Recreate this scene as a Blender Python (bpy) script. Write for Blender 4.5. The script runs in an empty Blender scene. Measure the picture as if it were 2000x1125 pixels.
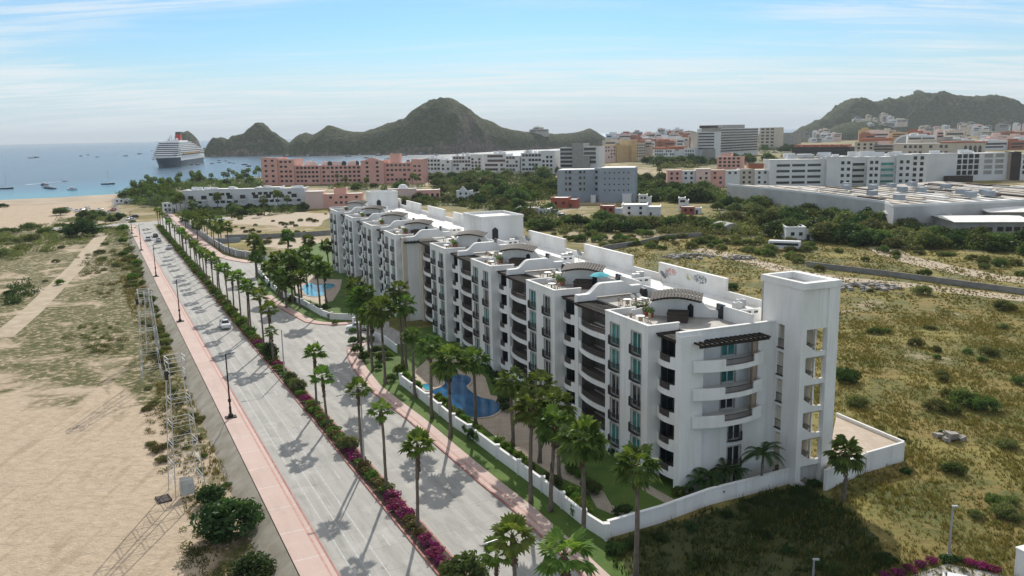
import bpy, math, random
import numpy as np
from mathutils import Vector, noise as mnoise
R = math.radians
sc = bpy.context.scene
C = sc.collection
# ------------------------------------------------------------------ camera (measured from the photograph)
F = 1620.; CAMH = 39.; ROLL = R(1.1); PITCH = R(10.56)
_f = Vector((0, math.cos(PITCH), -math.sin(PITCH))); _u0 = Vector((0, math.sin(PITCH), math.cos(PITCH))); _r0 = Vector((1, 0, 0))
_r = math.cos(ROLL)*_r0 - math.sin(ROLL)*_u0; _u = math.sin(ROLL)*_r0 + math.cos(ROLL)*_u0
cam = bpy.data.objects.new('camera', bpy.data.cameras.new('camera')); C.objects.link(cam)
from mathutils import Matrix
cam.matrix_world = Matrix(((_r.x, _u.x, -_f.x, 0), (_r.y, _u.y, -_f.y, 0), (_r.z, _u.z, -_f.z, CAMH), (0, 0, 0, 1)))
cam.data.sensor_width = 36; cam.data.lens = F/2000*36; cam.data.clip_start = 1; cam.data.clip_end = 200000
sc.camera = cam
def ray(px, py): return _f + _r*((px-1000)/F) - _u*((py-562.5)/F)
def G(px, py, z=0.):                       # survey: photo pixel -> point on the level z
    d = ray(px, py); t = (z-CAMH)/d.z; return Vector((d.x*t, d.y*t, z))
def AY(px, py, y):                         # survey: photo pixel -> point at the distance y
    d = ray(px, py); t = y/d.y; return Vector((d.x*t, y, CAMH+d.z*t))
def HT(b, py):                             # height of the photo row py above the ground point b
    lo, hi = -20., 400.
    for _ in range(50):
        m = (lo+hi)/2; v = Vector((b[0], b[1], m-CAMH)); y = 562.5-F*v.dot(_u)/v.dot(_f)
        if y > py: lo = m
        else: hi = m
    return lo
RA = R(26.6)
ND = Vector((math.cos(RA), math.sin(RA))); SD = Vector((-math.sin(RA), math.cos(RA)))
def NSW(n, s): return (ND.x*n+SD.x*s, ND.y*n+SD.y*s)
def NS(px, py, z=0.): p = G(px, py, z); return (p.x*ND.x+p.y*ND.y, p.x*SD.x+p.y*SD.y)
# ------------------------------------------------------------------ objects
def tag(o, label=None, cat=None, group=None, kind=None):
    if label: o['label'] = label
    if cat: o['category'] = cat
    if group: o['group'] = group
    if kind: o['kind'] = kind
    return o
def thing(name, label, cat, loc=(0, 0, 0), rz=0., group=None):
    o = bpy.data.objects.new(name, None); C.objects.link(o); o.location = loc; o.rotation_euler = (0, 0, rz)
    return tag(o, label, cat, group)
def put(name, me, parent=None, loc=(0, 0, 0), rz=0., scale=None):
    o = bpy.data.objects.new(name, me); C.objects.link(o); o.location = loc; o.rotation_euler = (0, 0, rz)
    if scale is not None: o.scale = scale if hasattr(scale, '__len__') else (scale,)*3
    if parent: o.parent = parent
    return o
def copy_tree(o, parent=None):
    c = o.copy(); C.objects.link(c); c.parent = parent
    for ch in list(o.children): copy_tree(ch, c)
    return c
def nth(i):
    w = ['first', 'second', 'third', 'fourth', 'fifth', 'sixth', 'seventh', 'eighth', 'ninth', 'tenth', 'eleventh', 'twelfth']
    if i < 12: return w[i]
    k = i+1; return str(k)+('th' if 10 < k % 100 < 14 else {1: 'st', 2: 'nd', 3: 'rd'}.get(k % 10, 'th'))
def inpoly(x, y, P):
    c = False; j = len(P)-1
    for i in range(len(P)):
        if (P[i][1] > y) != (P[j][1] > y) and x < (P[j][0]-P[i][0])*(y-P[i][1])/(P[j][1]-P[i][1])+P[i][0]: c = not c
        j = i
    return c
class MB:
    def __init__(s): s.v = []; s.f = []
    def add(s, vs, fs):
        b = len(s.v); s.v += [tuple(p) for p in vs]; s.f += [tuple(i+b for i in f) for f in fs]; return s
    def box(s, x0, x1, y0, y1, z0, z1):
        return s.add([(x0, y0, z0), (x1, y0, z0), (x1, y1, z0), (x0, y1, z0), (x0, y0, z1), (x1, y0, z1), (x1, y1, z1), (x0, y1, z1)],
                     [(3, 2, 1, 0), (4, 5, 6, 7), (0, 1, 5, 4), (1, 2, 6, 5), (2, 3, 7, 6), (3, 0, 4, 7)])
    def prism(s, poly, z0, z1, cap=True):
        n = len(poly); a = sum(poly[i][0]*poly[(i+1) % n][1]-poly[(i+1) % n][0]*poly[i][1] for i in range(n))
        if a < 0: poly = poly[::-1]
        s.add([(p[0], p[1], z0) for p in poly]+[(p[0], p[1], z1) for p in poly],
              ([tuple(range(n-1, -1, -1)), tuple(range(n, 2*n))] if cap else [])+[(i, (i+1) % n, n+(i+1) % n, n+i) for i in range(n)]); return s
    def extr(s, poly, fn, t0, t1):         # 2D outline extruded along a third axis; fn(a, b, t) -> point
        n = len(poly)
        return s.add([fn(a, b, t0) for a, b in poly]+[fn(a, b, t1) for a, b in poly],
                     [tuple(range(n-1, -1, -1)), tuple(range(n, 2*n))]+[(i, (i+1) % n, n+(i+1) % n, n+i) for i in range(n)])
    def sheet(s, poly, z): n = len(poly); return s.add([(p[0], p[1], z) for p in poly], [tuple(range(n))])
    def bar(s, a, b, w, h=None):           # square bar between two points
        a = Vector(a); b = Vector(b); d = (b-a).normalized(); h = h or w
        up = Vector((0, 0, 1)) if abs(d.z) < .9 else Vector((1, 0, 0))
        x = d.cross(up).normalized()*w/2; y = x.cross(d).normalized()*h/2
        return s.add([a-x-y, a+x-y, a+x+y, a-x+y, b-x-y, b+x-y, b+x+y, b-x+y],
                     [(3, 2, 1, 0), (4, 5, 6, 7), (0, 1, 5, 4), (1, 2, 6, 5), (2, 3, 7, 6), (3, 0, 4, 7)])
    def tube(s, pts, rad, n=8, cap=True):
        b = len(s.v); m = len(pts)
        for i, p in enumerate(pts):
            p = Vector(p); d = (Vector(pts[min(i+1, m-1)])-Vector(pts[max(i-1, 0)])).normalized()
            up = Vector((0, 0, 1)) if abs(d.z) < .9 else Vector((1, 0, 0)); x = d.cross(up).normalized(); y = d.cross(x)
            r = rad[i] if hasattr(rad, '__len__') else rad
            s.v += [tuple(p+(x*math.cos(2*math.pi*k/n)+y*math.sin(2*math.pi*k/n))*r) for k in range(n)]
        for i in range(m-1):
            s.f += [(b+i*n+k, b+i*n+(k+1) % n, b+(i+1)*n+(k+1) % n, b+(i+1)*n+k) for k in range(n)]
        if cap: s.f += [tuple(b+k for k in range(n-1, -1, -1)), tuple(b+(m-1)*n+k for k in range(n))]
        return s
    def lathe(s, prof, n=16, cx=0, cy=0):  # profile of (radius, z)
        b = len(s.v)
        for r, z in prof: s.v += [(cx+r*math.cos(2*math.pi*k/n), cy+r*math.sin(2*math.pi*k/n), z) for k in range(n)]
        for i in range(len(prof)-1): s.f += [(b+i*n+k, b+i*n+(k+1) % n, b+(i+1)*n+(k+1) % n, b+(i+1)*n+k) for k in range(n)]
        return s
    def mesh(s, name, m, smooth=False):
        me = bpy.data.meshes.new(name); me.from_pydata(s.v, [], s.f); me.validate()
        if m: me.materials.append(m)
        if smooth: me.polygons.foreach_set('use_smooth', [True]*len(me.polygons))
        return me
    def build(s, name, m, parent=None, loc=(0, 0, 0), rz=0., smooth=False): return put(name, s.mesh(name, m, smooth), parent, loc, rz)
# ------------------------------------------------------------------ materials
class NT:
    def __init__(s, tree): s.t = tree; s.n = tree.nodes; s.l = tree.links
    def new(s, ty, **k):
        n = s.n.new(ty)
        for a, b in k.items(): setattr(n, a, b)
        return n
    def val(s, sock, v):
        if hasattr(v, 'is_linked') or isinstance(v, bpy.types.NodeSocket): s.l.new(v, sock)
        else: sock.default_value = v
    def math(s, op, a, b=0., c=0., clamp=False):
        n = s.new('ShaderNodeMath', operation=op, use_clamp=clamp); s.val(n.inputs[0], a); s.val(n.inputs[1], b); s.val(n.inputs[2], c); return n.outputs[0]
    def noise(s, vec, scale, detail=4., rough=.55, dist=0.):
        n = s.new('ShaderNodeTexNoise'); s.l.new(vec, n.inputs['Vector'])
        n.inputs['Scale'].default_value = scale; n.inputs['Detail'].default_value = detail; n.inputs['Roughness'].default_value = rough; n.inputs['Distortion'].default_value = dist
        return n.outputs[0]
    def ramp(s, fac, stops):
        n = s.new('ShaderNodeValToRGB'); s.l.new(fac, n.inputs[0]); e = n.color_ramp.elements
        while len(e) < len(stops): e.new(.5)
        for i, (p, c) in enumerate(stops): e[i].position = p; e[i].color = (*c, 1) if hasattr(c, '__len__') else (c, c, c, 1)
        return n.outputs[0]
    def mix(s, fac, a, b, mode='MIX'):
        n = s.new('ShaderNodeMix', data_type='RGBA', blend_type=mode); s.val(n.inputs[0], fac)
        for k, v in ((6, a), (7, b)): s.val(n.inputs[k], v if not isinstance(v, tuple) else (*v, 1)[:4])
        return n.outputs[2]
    def mapping(s, vec, scale=(1, 1, 1), rot=(0, 0, 0), loc=(0, 0, 0)):
        n = s.new('ShaderNodeMapping'); s.l.new(vec, n.inputs[0]); n.inputs['Scale'].default_value = scale; n.inputs['Rotation'].default_value = rot; n.inputs['Location'].default_value = loc; return n.outputs[0]
    def step(s, v, a, b):
        n = s.new('ShaderNodeMapRange', interpolation_type='SMOOTHSTEP'); s.val(n.inputs[0], v); n.inputs[1].default_value = a; n.inputs[2].default_value = b; return n.outputs[0]
def newmat(name):
    m = bpy.data.materials.new(name); m.use_nodes = True; nt = NT(m.node_tree); p = nt.n['Principled BSDF']; return m, nt, p
def mat(name, c1, c2=None, scale=1., rough=.7, bump=0., bscale=None, metal=0., coord='Object', stretch=(1, 1, 1), spec=.3, lo=.35, hi=.65, detail=5., objrand=0.):
    m, nt, p = newmat(name); tc = nt.new('ShaderNodeTexCoord')
    vec = tc.outputs['Object'] if coord == 'Object' else nt.new('ShaderNodeNewGeometry').outputs['Position']
    v = nt.mapping(vec, stretch); nz = nt.noise(v, scale, detail)
    col = nt.ramp(nz, [(lo, c1), (hi, c2 or tuple(x*.85 for x in c1))])
    if objrand:
        oi = nt.new('ShaderNodeObjectInfo'); h = nt.new('ShaderNodeHueSaturation'); nt.l.new(col, h.inputs['Color'])
        nt.val(h.inputs['Value'], nt.math('MULTIPLY_ADD', oi.outputs['Random'], objrand*2, 1-objrand)); col = h.outputs[0]
    nt.l.new(col, p.inputs['Base Color']); p.inputs['Roughness'].default_value = rough; p.inputs['Metallic'].default_value = metal; p.inputs['Specular IOR Level'].default_value = spec
    if bump:
        b = nt.new('ShaderNodeBump'); b.inputs['Strength'].default_value = bump; b.inputs['Distance'].default_value = .1
        nt.l.new(nt.noise(vec, bscale or scale*4, 6), b.inputs['Height']); nt.l.new(b.outputs[0], p.inputs['Normal'])
    return m
def leafmat(name, cols, scale=.5, trans=.35, rnd=.25, coord='Position', up=.0):
    m, nt, p = newmat(name); nt.n.remove(p); out = nt.n['Material Output']
    geo = nt.new('ShaderNodeNewGeometry'); oi = nt.new('ShaderNodeObjectInfo')
    f = nt.math('MULTIPLY_ADD', nt.noise(geo.outputs['Position'], scale, 3), .75, nt.math('MULTIPLY', geo.outputs['Random Per Island'], .25))
    col = nt.ramp(f, [(.28+.44*i/(len(cols)-1), c) for i, c in enumerate(cols)])
    h = nt.new('ShaderNodeHueSaturation'); nt.l.new(col, h.inputs['Color'])
    nt.val(h.inputs['Value'], nt.math('MULTIPLY_ADD', oi.outputs['Random'], rnd*2, 1-rnd)); nt.val(h.inputs['Hue'], nt.math('MULTIPLY_ADD', oi.outputs['Random'], .05, .475))
    d = nt.new('ShaderNodeBsdfDiffuse'); t = nt.new('ShaderNodeBsdfTranslucent'); g = nt.new('ShaderNodeBsdfGlossy'); g.inputs['Roughness'].default_value = .45
    nt.l.new(h.outputs[0], d.inputs[0]); nt.l.new(nt.mix(1., h.outputs[0], (1.2, 1.15, .6), 'MULTIPLY'), t.inputs[0])
    if up:
        va = nt.new('ShaderNodeVectorMath', operation='ADD'); nt.l.new(geo.outputs['Normal'], va.inputs[0]); va.inputs[1].default_value = (0, 0, up); vn = nt.new('ShaderNodeVectorMath', operation='NORMALIZE'); nt.l.new(va.outputs[0], vn.inputs[0]); nt.l.new(vn.outputs[0], d.inputs['Normal'])
    mx = nt.new('ShaderNodeMixShader'); mx.inputs[0].default_value = trans; nt.l.new(d.outputs[0], mx.inputs[1]); nt.l.new(t.outputs[0], mx.inputs[2])
    m2 = nt.new('ShaderNodeMixShader'); m2.inputs[0].default_value = .015; nt.l.new(mx.outputs[0], m2.inputs[1]); nt.l.new(g.outputs[0], m2.inputs[2])
    nt.l.new(m2.outputs[0], out.inputs['Surface']); return m
M = {}
def stucco_mat():
    m, nt, p = newmat('stucco'); o = nt.new('ShaderNodeTexCoord').outputs['Object']
    a = nt.noise(nt.mapping(o, (1, 1, .3)), .35, 6); st = nt.noise(nt.mapping(o, (1, 1, .07)), 1.6, 6, .6); pa = nt.noise(o, .12, 5, .6); fi = nt.noise(o, 3, 6, .65)
    col = nt.mix(nt.step(a, .35, .7), (.80, .795, .775), (.70, .69, .66)); col = nt.mix(nt.math('MULTIPLY', nt.step(st, .52, .72), .32), col, (.50, .475, .43)); col = nt.mix(nt.math('MULTIPLY', nt.step(pa, .52, .6), .25), col, (.66, .655, .64)); col = nt.mix(nt.math('MULTIPLY', nt.step(fi, .58, .7), .22), col, (.55, .53, .50))
    nt.l.new(col, p.inputs['Base Color']); p.inputs['Roughness'].default_value = .85; p.inputs['Specular IOR Level'].default_value = .2
    b = nt.new('ShaderNodeBump'); b.inputs['Strength'].default_value = .35; b.inputs['Distance'].default_value = .05; nt.l.new(nt.noise(o, 5, 6, .65), b.inputs['Height']); nt.l.new(b.outputs[0], p.inputs['Normal']); return m
M['stucco'] = stucco_mat()
M['floorshade'] = mat('balcony_floor_shade', (.15, .13, .11), (.10, .09, .08), 2, .7)  # dark floor colour stands in for shade on the balcony floors
M['roofwhite'] = mat('roof_white', (.82, .81, .78), (.66, .63, .58), .3, .8, .2, 5, lo=.4, hi=.8)
M['terrace'] = mat('terrace_tile', (.30, .29, .27), (.46, .43, .38), .6, .8, .2, 4)
M['beige'] = mat('beige_stucco', (.62, .55, .45), (.54, .47, .37), .5, .8, .2, 6)
M['tan'] = mat('tan_column', (.42, .33, .24), (.34, .26, .18), 1.5, .8)
M['iron'] = mat('wrought_iron', (.035, .032, .03), (.06, .05, .045), 3, .55)
M['railing'] = mat('rail_brown', (.12, .10, .09), (.07, .06, .055), 3, .6)
M['wood'] = mat('dark_timber', (.045, .035, .028), (.025, .02, .017), 2.5, .8)
M['frame'] = mat('stone_surround', (.42, .40, .36), (.34, .32, .29), 2, .8)
M['joinery'] = mat('white_joinery', (.62, .62, .60), (.55, .55, .53), 2, .5)
def glassmat(name, c, c2):
    m = mat(name, c, c2, .7, .12, spec=.5, objrand=.35); return m
M['teal'] = glassmat('teal_pane', (.03, .16, .15), (.06, .26, .24))
M['darkglass'] = glassmat('dark_pane', (.012, .018, .022), (.03, .04, .045))
M['recessshade'] = mat('recess_shade_tone', (.17, .15, .125), (.11, .10, .085), 1, .9)  # shade inside the balcony recesses, put into the wall colour
M['mallwall'] = mat('mall_wall', (.50, .50, .49), (.42, .42, .41), .15, .85)
M['dullbeige'] = mat('stair_paint', (.42, .38, .32), (.35, .32, .27), .6, .85)
M['lattice'] = mat('galvanised_white', (.60, .60, .58), (.46, .46, .44), 1.5, .6)
M['mallroof'] = mat('mall_roof', (.47, .43, .37), (.36, .33, .28), .08, .85, detail=7)
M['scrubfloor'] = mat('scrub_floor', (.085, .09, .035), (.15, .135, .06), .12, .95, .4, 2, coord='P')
M['concrete'] = mat('concrete', (.36, .35, .33), (.28, .27, .25), .4, .85, .2, 8)
M['blockwall'] = mat('block_wall', (.20, .20, .19), (.28, .275, .26), .5, .9, .3, 4)
M['white'] = mat('white_paint', (.80, .80, .80), (.72, .72, .72), 1, .45)
M['steel'] = mat('grey_steel', (.45, .46, .47), (.36, .37, .38), 2, .45, metal=.4)
M['black'] = mat('black_paint', (.02, .02, .022), (.035, .035, .035), 2, .5)
M['rubber'] = mat('tyre_rubber', (.02, .02, .02), (.03, .03, .03), 5, .85)
M['bark'] = mat('palm_bark', (.20, .165, .13), (.11, .088, .07), 6, .95, .5, 20, stretch=(1, 1, 2.5))
M['skirt'] = mat('dead_fronds', (.15, .105, .065), (.075, .055, .04), 4, .95)
M['trunk'] = mat('tree_bark', (.10, .08, .06), (.06, .05, .04), 4, .95)
M['palm'] = leafmat('palm_leaf', [(.045, .085, .02), (.095, .155, .034), (.18, .24, .06)], .8, .42, .2)
M['palmbright'] = leafmat('palm_leaf_bright', [(.06, .12, .025), (.12, .20, .04), (.22, .28, .08)], .8, .42, .15)
M['tree'] = leafmat('tree_leaf', [(.048, .082, .024), (.088, .135, .040), (.15, .19, .062)], .35, .38, .3)
M['tree2'] = leafmat('scrub_leaf', [(.085, .108, .038), (.135, .155, .06), (.20, .21, .09)], .35, .38, .3)
M['dark'] = leafmat('dark_leaf', [(.022, .046, .014), (.042, .080, .024), (.075, .125, .036)], .5, .35, .2)
M['hedge'] = leafmat('hedge_leaf', [(.05, .10, .018), (.095, .165, .03), (.15, .22, .045)], .7, .4, .2)
M['olive'] = leafmat('olive_leaf', [(.06, .065, .02), (.12, .11, .035), (.17, .10, .05)], .9, .25, .2)
M['purple'] = leafmat('bougainvillea', [(.06, .06, .025), (.22, .03, .13), (.36, .035, .23)], 1.3, .35, .15)
M['grass'] = leafmat('dry_grass_blades', [(.075, .098, .027), (.12, .138, .036), (.23, .21, .056), (.25, .18, .06), (.145, .155, .04), (.29, .255, .075)], .085, .25, 0., up=1.8)
M['water'] = None
M['red'] = mat('red_paint', (.45, .04, .03), (.38, .03, .03), 2, .5)
M['turq'] = mat('turquoise_canvas', (.05, .45, .50), (.04, .36, .42), 2, .8)
M['pinkwall'] = mat('salmon_wall', (.74, .42, .35), (.66, .36, .30), .15, .85)
M['pinkpale'] = mat('pale_pink_wall', (.74, .57, .51), (.68, .50, .44), .15, .85)
M['yellow'] = mat('ochre_wall', (.58, .42, .22), (.50, .35, .18), .15, .85)
M['greywall'] = mat('blue_grey_wall', (.33, .37, .41), (.28, .32, .36), .12, .85)
M['creamwall'] = mat('cream_wall', (.60, .54, .46), (.52, .46, .38), .12, .85)
M['whitewall'] = mat('white_wall', (.72, .73, .73), (.62, .63, .63), .1, .85)
M['brick'] = mat('red_house_wall', (.42, .13, .085), (.34, .10, .07), .3, .85)
M['terracotta'] = mat('terracotta_roof', (.42, .16, .09), (.32, .12, .07), 1, .85)
M['brownwall'] = mat('dark_brown_wall', (.07, .05, .045), (.05, .04, .035), .3, .8)
M['rock'] = mat('rubble_stone', (.36, .34, .31), (.24, .22, .20), 1.2, .95, .5, 5)
# ground of the vacant lots: sand on the lower sea side, dry grass inland
def ground_mat():
    m, nt, p = newmat('lot_ground'); geo = nt.new('ShaderNodeNewGeometry'); pos = geo.outputs['Position']
    sx = nt.new('ShaderNodeSeparateXYZ'); nt.l.new(nt.mapping(pos, rot=(0, 0, -RA)), sx.inputs[0]); n, s = sx.outputs[0], sx.outputs[1]
    big = nt.noise(pos, .018, 5, .6); mid = nt.noise(pos, .09, 6, .6, .6); fine = nt.noise(pos, .9, 6, .65); mic = nt.noise(pos, 5, 4, .6)
    track = nt.noise(nt.mapping(pos, (1, .12, 1), (0, 0, -RA)), .7, 5, .6)
    sand = nt.mix(nt.step(fine, .35, .7), (.495, .395, .285), (.42, .33, .235)); sand = nt.mix(nt.math('MULTIPLY', nt.step(track, .5, .68), .55), sand, (.30, .225, .15))
    sand = nt.mix(nt.math('MULTIPLY', nt.step(mic, .55, .7), .25), sand, (.25, .20, .14))
    veg = nt.mix(nt.step(fine, .35, .65), (.14, .125, .045), (.07, .08, .027))
    veg = nt.mix(nt.math('MULTIPLY', nt.step(mic, .5, .7), .6), veg, (.17, .14, .06))
    bias = nt.math('MULTIPLY_ADD', nt.step(s, 105, 190), .22, -.13)
    bias = nt.math('ADD', bias, nt.math('MULTIPLY', nt.step(n, 1, 9), .20))
    bias = nt.math('SUBTRACT', bias, nt.math('MULTIPLY', nt.step(s, 430, 500), .25))
    vm = nt.step(nt.math('ADD', nt.math('MULTIPLY_ADD', big, .45, nt.math('MULTIPLY', mid, .55)), bias), .50, .60)
    vm = nt.math('MULTIPLY', vm, nt.step(fine, .30, .52))
    left = nt.mix(vm, sand, veg)
    g = nt.mix(nt.step(mid, .40, .58), (.225, .175, .058), (.10, .115, .033)); g = nt.mix(nt.step(nt.noise(pos, .05, 5, .65), .5, .62), g, (.255, .22, .068)); g = nt.mix(nt.math('MULTIPLY', nt.step(fine, .45, .7), .6), g, (.24, .17, .07)); g = nt.mix(nt.math('MULTIPLY', nt.step(mic, .5, .65), .25), g, (.10, .09, .03))
    bare = nt.math('ADD', nt.math('MULTIPLY_ADD', big, .5, nt.math('MULTIPLY', mid, .5)), nt.math('MULTIPLY', nt.step(s, 150, 330), .09))
    right = nt.mix(nt.step(bare, .57, .66), g, nt.mix(fine, (.42, .34, .24), (.33, .26, .17)))
    col = nt.mix(nt.step(n, 12, 13.6), left, right)
    nt.l.new(col, p.inputs['Base Color']); p.inputs['Roughness'].default_value = .95; p.inputs['Specular IOR Level'].default_value = .15
    b = nt.new('ShaderNodeBump'); b.inputs['Strength'].default_value = .8; b.inputs['Distance'].default_value = .35
    nt.l.new(nt.math('ADD', nt.noise(pos, .8, 8, .65), nt.math('MULTIPLY', nt.noise(pos, 4., 4, .6), .25)), b.inputs['Height']); nt.l.new(b.outputs[0], p.inputs['Normal']); return m
M['ground'] = ground_mat()
def pave(name, c1, c2, jc, bw, bh, mortar, rough=.85, stain=.5, lanes=False):
    m, nt, p = newmat(name); tc = nt.new('ShaderNodeTexCoord').outputs['Object']
    br = nt.new('ShaderNodeTexBrick', offset=0.); nt.l.new(tc, br.inputs['Vector']); br.inputs['Scale'].default_value = 1; br.inputs['Brick Width'].default_value = bw; br.inputs['Row Height'].default_value = bh
    br.inputs['Mortar Size'].default_value = mortar; br.inputs['Color1'].default_value = (*c1, 1); br.inputs['Color2'].default_value = (*c2, 1); br.inputs['Mortar'].default_value = (*jc, 1); br.inputs['Bias'].default_value = 0
    st = nt.noise(nt.mapping(tc, (1, .15, 1)), .8, 7, .65); st2 = nt.noise(tc, .25, 6, .65); fn = nt.noise(tc, 6, 5, .6)
    col = nt.mix(nt.math('MULTIPLY', nt.step(st, .45, .7), stain*.55), br.outputs[0], tuple(x*.62 for x in c1))
    col = nt.mix(nt.math('MULTIPLY', nt.step(st2, .5, .7), stain*.6), col, tuple(min(1, x*1.25) for x in c2)); col = nt.mix(nt.math('MULTIPLY', nt.step(fn, .45, .7), .25), col, tuple(x*.75 for x in c1))
    if lanes:
        sx = nt.new('ShaderNodeSeparateXYZ'); nt.l.new(tc, sx.inputs[0]); ln = nt.math('ABSOLUTE', nt.math('SINE', nt.math('MULTIPLY', sx.outputs[0], 1.63)))
        wn = nt.noise(nt.mapping(tc, (1, .03, 1)), .9, 5, .6); col = nt.mix(nt.math('MULTIPLY', nt.math('MULTIPLY', nt.step(ln, .55, .95), nt.step(wn, .3, .65)), .38), col, tuple(x*.66 for x in c1))
        sp_ = nt.noise(tc, .55, 3, .5); col = nt.mix(nt.math('MULTIPLY', nt.step(sp_, .66, .74), .5), col, tuple(x*.45 for x in c1))
    nt.l.new(col, p.inputs['Base Color']); p.inputs['Roughness'].default_value = rough; p.inputs['Specular IOR Level'].default_value = .25
    b = nt.new('ShaderNodeBump'); b.inputs['Strength'].default_value = .2; b.inputs['Distance'].default_value = .03; nt.l.new(fn, b.inputs['Height']); nt.l.new(b.outputs[0], p.inputs['Normal']); return m
M['road'] = pave('road_concrete', (.37, .36, .33), (.39, .375, .345), (.31, .30, .28), 3.9, 4.5, .05, stain=1.15, lanes=True)
M['pinkpave'] = pave('pink_paving', (.52, .39, .335), (.56, .42, .37), (.58, .51, .46), 5.9, 6.1, .10, stain=.45)
M['kerb'] = mat('red_kerb', (.33, .125, .105), (.43, .25, .21), 1.2, .8, lo=.4, hi=.75)
M['line'] = mat('worn_line_paint', (.52, .52, .50), (.36, .36, .35), 2, .7)
M['deck'] = pave('pool_deck_stone', (.46, .37, .28), (.52, .43, .34), (.38, .31, .24), .9, .9, .02, stain=.6)
M['path'] = pave('gravel_path', (.36, .31, .24), (.42, .37, .29), (.30, .26, .2), .3, .3, .02, stain=.5)
M['track'] = mat('sandy_track', (.46, .38, .28), (.36, .29, .20), .4, .95, .3, 4, coord='P')
M['lawn'] = mat('mown_lawn', (.060, .115, .018), (.10, .16, .028), .35, .95, .5, 14, coord='P')
M['lush'] = leafmat('green_shade_blades', [(.03, .045, .012), (.05, .075, .02), (.085, .11, .03)], .2, .3, 0., up=1.6)
M['lushshade'] = mat('lush_shade_ground', (.045, .055, .018), (.075, .08, .028), .5, .95, .4, 6, coord='P')
M['softband'] = mat('worn_band', (.46, .24, .20), (.50, .33, .28), 1.5, .85)
M['bank'] = mat('bank_concrete', (.42, .38, .31), (.30, .265, .20), .5, .95, .3, 6, coord='P')
M['soil'] = mat('bed_soil', (.11, .08, .055), (.07, .055, .04), 1.5, .95)
M['beach'] = mat('beach_sand', (.44, .355, .26), (.34, .27, .195), .04, .95, coord='P')
def sea_mat():
    m, nt, p = newmat('sea_water'); pos = nt.new('ShaderNodeNewGeometry').outputs['Position']
    sx = nt.new('ShaderNodeSeparateXYZ'); nt.l.new(pos, sx.inputs[0])
    dist = nt.math('ADD', nt.math('MULTIPLY', sx.outputs[0], -.55), nt.math('MULTIPLY', sx.outputs[1], .835))   # distance off the shore
    nz = nt.noise(pos, .004, 4); d2 = nt.math('ADD', dist, nt.math('MULTIPLY', nz, 160))
    col = nt.ramp(nt.step(d2, 790, 1250), [(0, (.05, .26, .30)), (.35, (.02, .12, .19)), (1, (.012, .06, .105))])
    col = nt.mix(nt.math('MULTIPLY', nt.step(nt.noise(nt.mapping(pos, (1, .25, 1)), .006, 5, .6), .45, .65), .5), col, (.006, .035, .06))
    nt.l.new(col, p.inputs['Base Color']); p.inputs['Roughness'].default_value = .22; p.inputs['IOR'].default_value = 1.33
    b = nt.new('ShaderNodeBump'); b.inputs['Strength'].default_value = .55; b.inputs['Distance'].default_value = 1.2
    nt.l.new(nt.math('ADD', nt.noise(pos, .16, 6, .6), nt.noise(nt.mapping(pos, (.3, 1, 1)), .06, 3, .6)), b.inputs['Height']); nt.l.new(b.outputs[0], p.inputs['Normal']); return m
M['sea'] = sea_mat()
def pool_mat(name, c1, c2):
    m = mat(name, c1, c2, .35, .06, .12, 3, spec=.5); return m
M['pool'] = pool_mat('pool_water', (.008, .075, .19), (.018, .13, .27)); M['poollight'] = pool_mat('pale_pool_water', (.03, .24, .36), (.07, .38, .48))
def hill_mat():
    m, nt, p = newmat('hill_scrub'); geo = nt.new('ShaderNodeNewGeometry'); pos = geo.outputs['Position']
    sx = nt.new('ShaderNodeSeparateXYZ'); nt.l.new(geo.outputs['Normal'], sx.inputs[0])
    n1 = nt.noise(pos, .02, 8, .68); n2 = nt.noise(pos, .12, 6, .7)
    rock = nt.mix(nt.step(n2, .38, .60), (.235, .19, .14), (.10, .085, .065)); gr = nt.mix(nt.step(n2, .40, .58), (.105, .115, .054), (.045, .06, .028))
    col = nt.mix(nt.step(nt.math('ADD', sx.outputs[2], nt.math('MULTIPLY_ADD', n1, .9, -.45)), .46, .66), rock, gr)
    nt.l.new(col, p.inputs['Base Color']); p.inputs['Roughness'].default_value = 1; p.inputs['Specular IOR Level'].default_value = .05
    b = nt.new('ShaderNodeBump'); b.inputs['Strength'].default_value = 1; b.inputs['Distance'].default_value = 9; nt.l.new(nt.noise(pos, .05, 8, .7), b.inputs['Height']); nt.l.new(b.outputs[0], p.inputs['Normal']); return m
M['hill'] = hill_mat()
# ------------------------------------------------------------------ light, sky, air
SUN_EL, SUN_AZ = R(31.6), R(.8)     # azimuth clockwise from +Y
sl = bpy.data.lights.new('sun', 'SUN'); sl.energy = 4.6; sl.angle = R(.55); sl.color = (1, .95, .87)
so = bpy.data.objects.new('sun', sl); C.objects.link(so)
sd = Vector((math.sin(SUN_AZ)*math.cos(SUN_EL), math.cos(SUN_AZ)*math.cos(SUN_EL), math.sin(SUN_EL)))
so.rotation_euler = sd.to_track_quat('Z', 'Y').to_euler()
w = bpy.data.worlds.new('World'); sc.world = w; w.use_nodes = True; wt = NT(w.node_tree); bg = wt.n['Background']
sky = wt.new('ShaderNodeTexSky', sky_type='NISHITA', sun_disc=False, sun_elevation=SUN_EL, sun_rotation=SUN_AZ, altitude=0, air_density=1.0, dust_density=.15, ozone_density=3.0)
gen = wt.new('ShaderNodeTexCoord').outputs['Generated']; sx = wt.new('ShaderNodeSeparateXYZ'); wt.l.new(gen, sx.inputs[0])
den = wt.math('ADD', wt.math('MAXIMUM', sx.outputs[2], 0.), .09)
cv = wt.new('ShaderNodeCombineXYZ'); wt.l.new(wt.math('DIVIDE', sx.outputs[0], den), cv.inputs[0]); wt.l.new(wt.math('DIVIDE', sx.outputs[1], den), cv.inputs[1])
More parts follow.
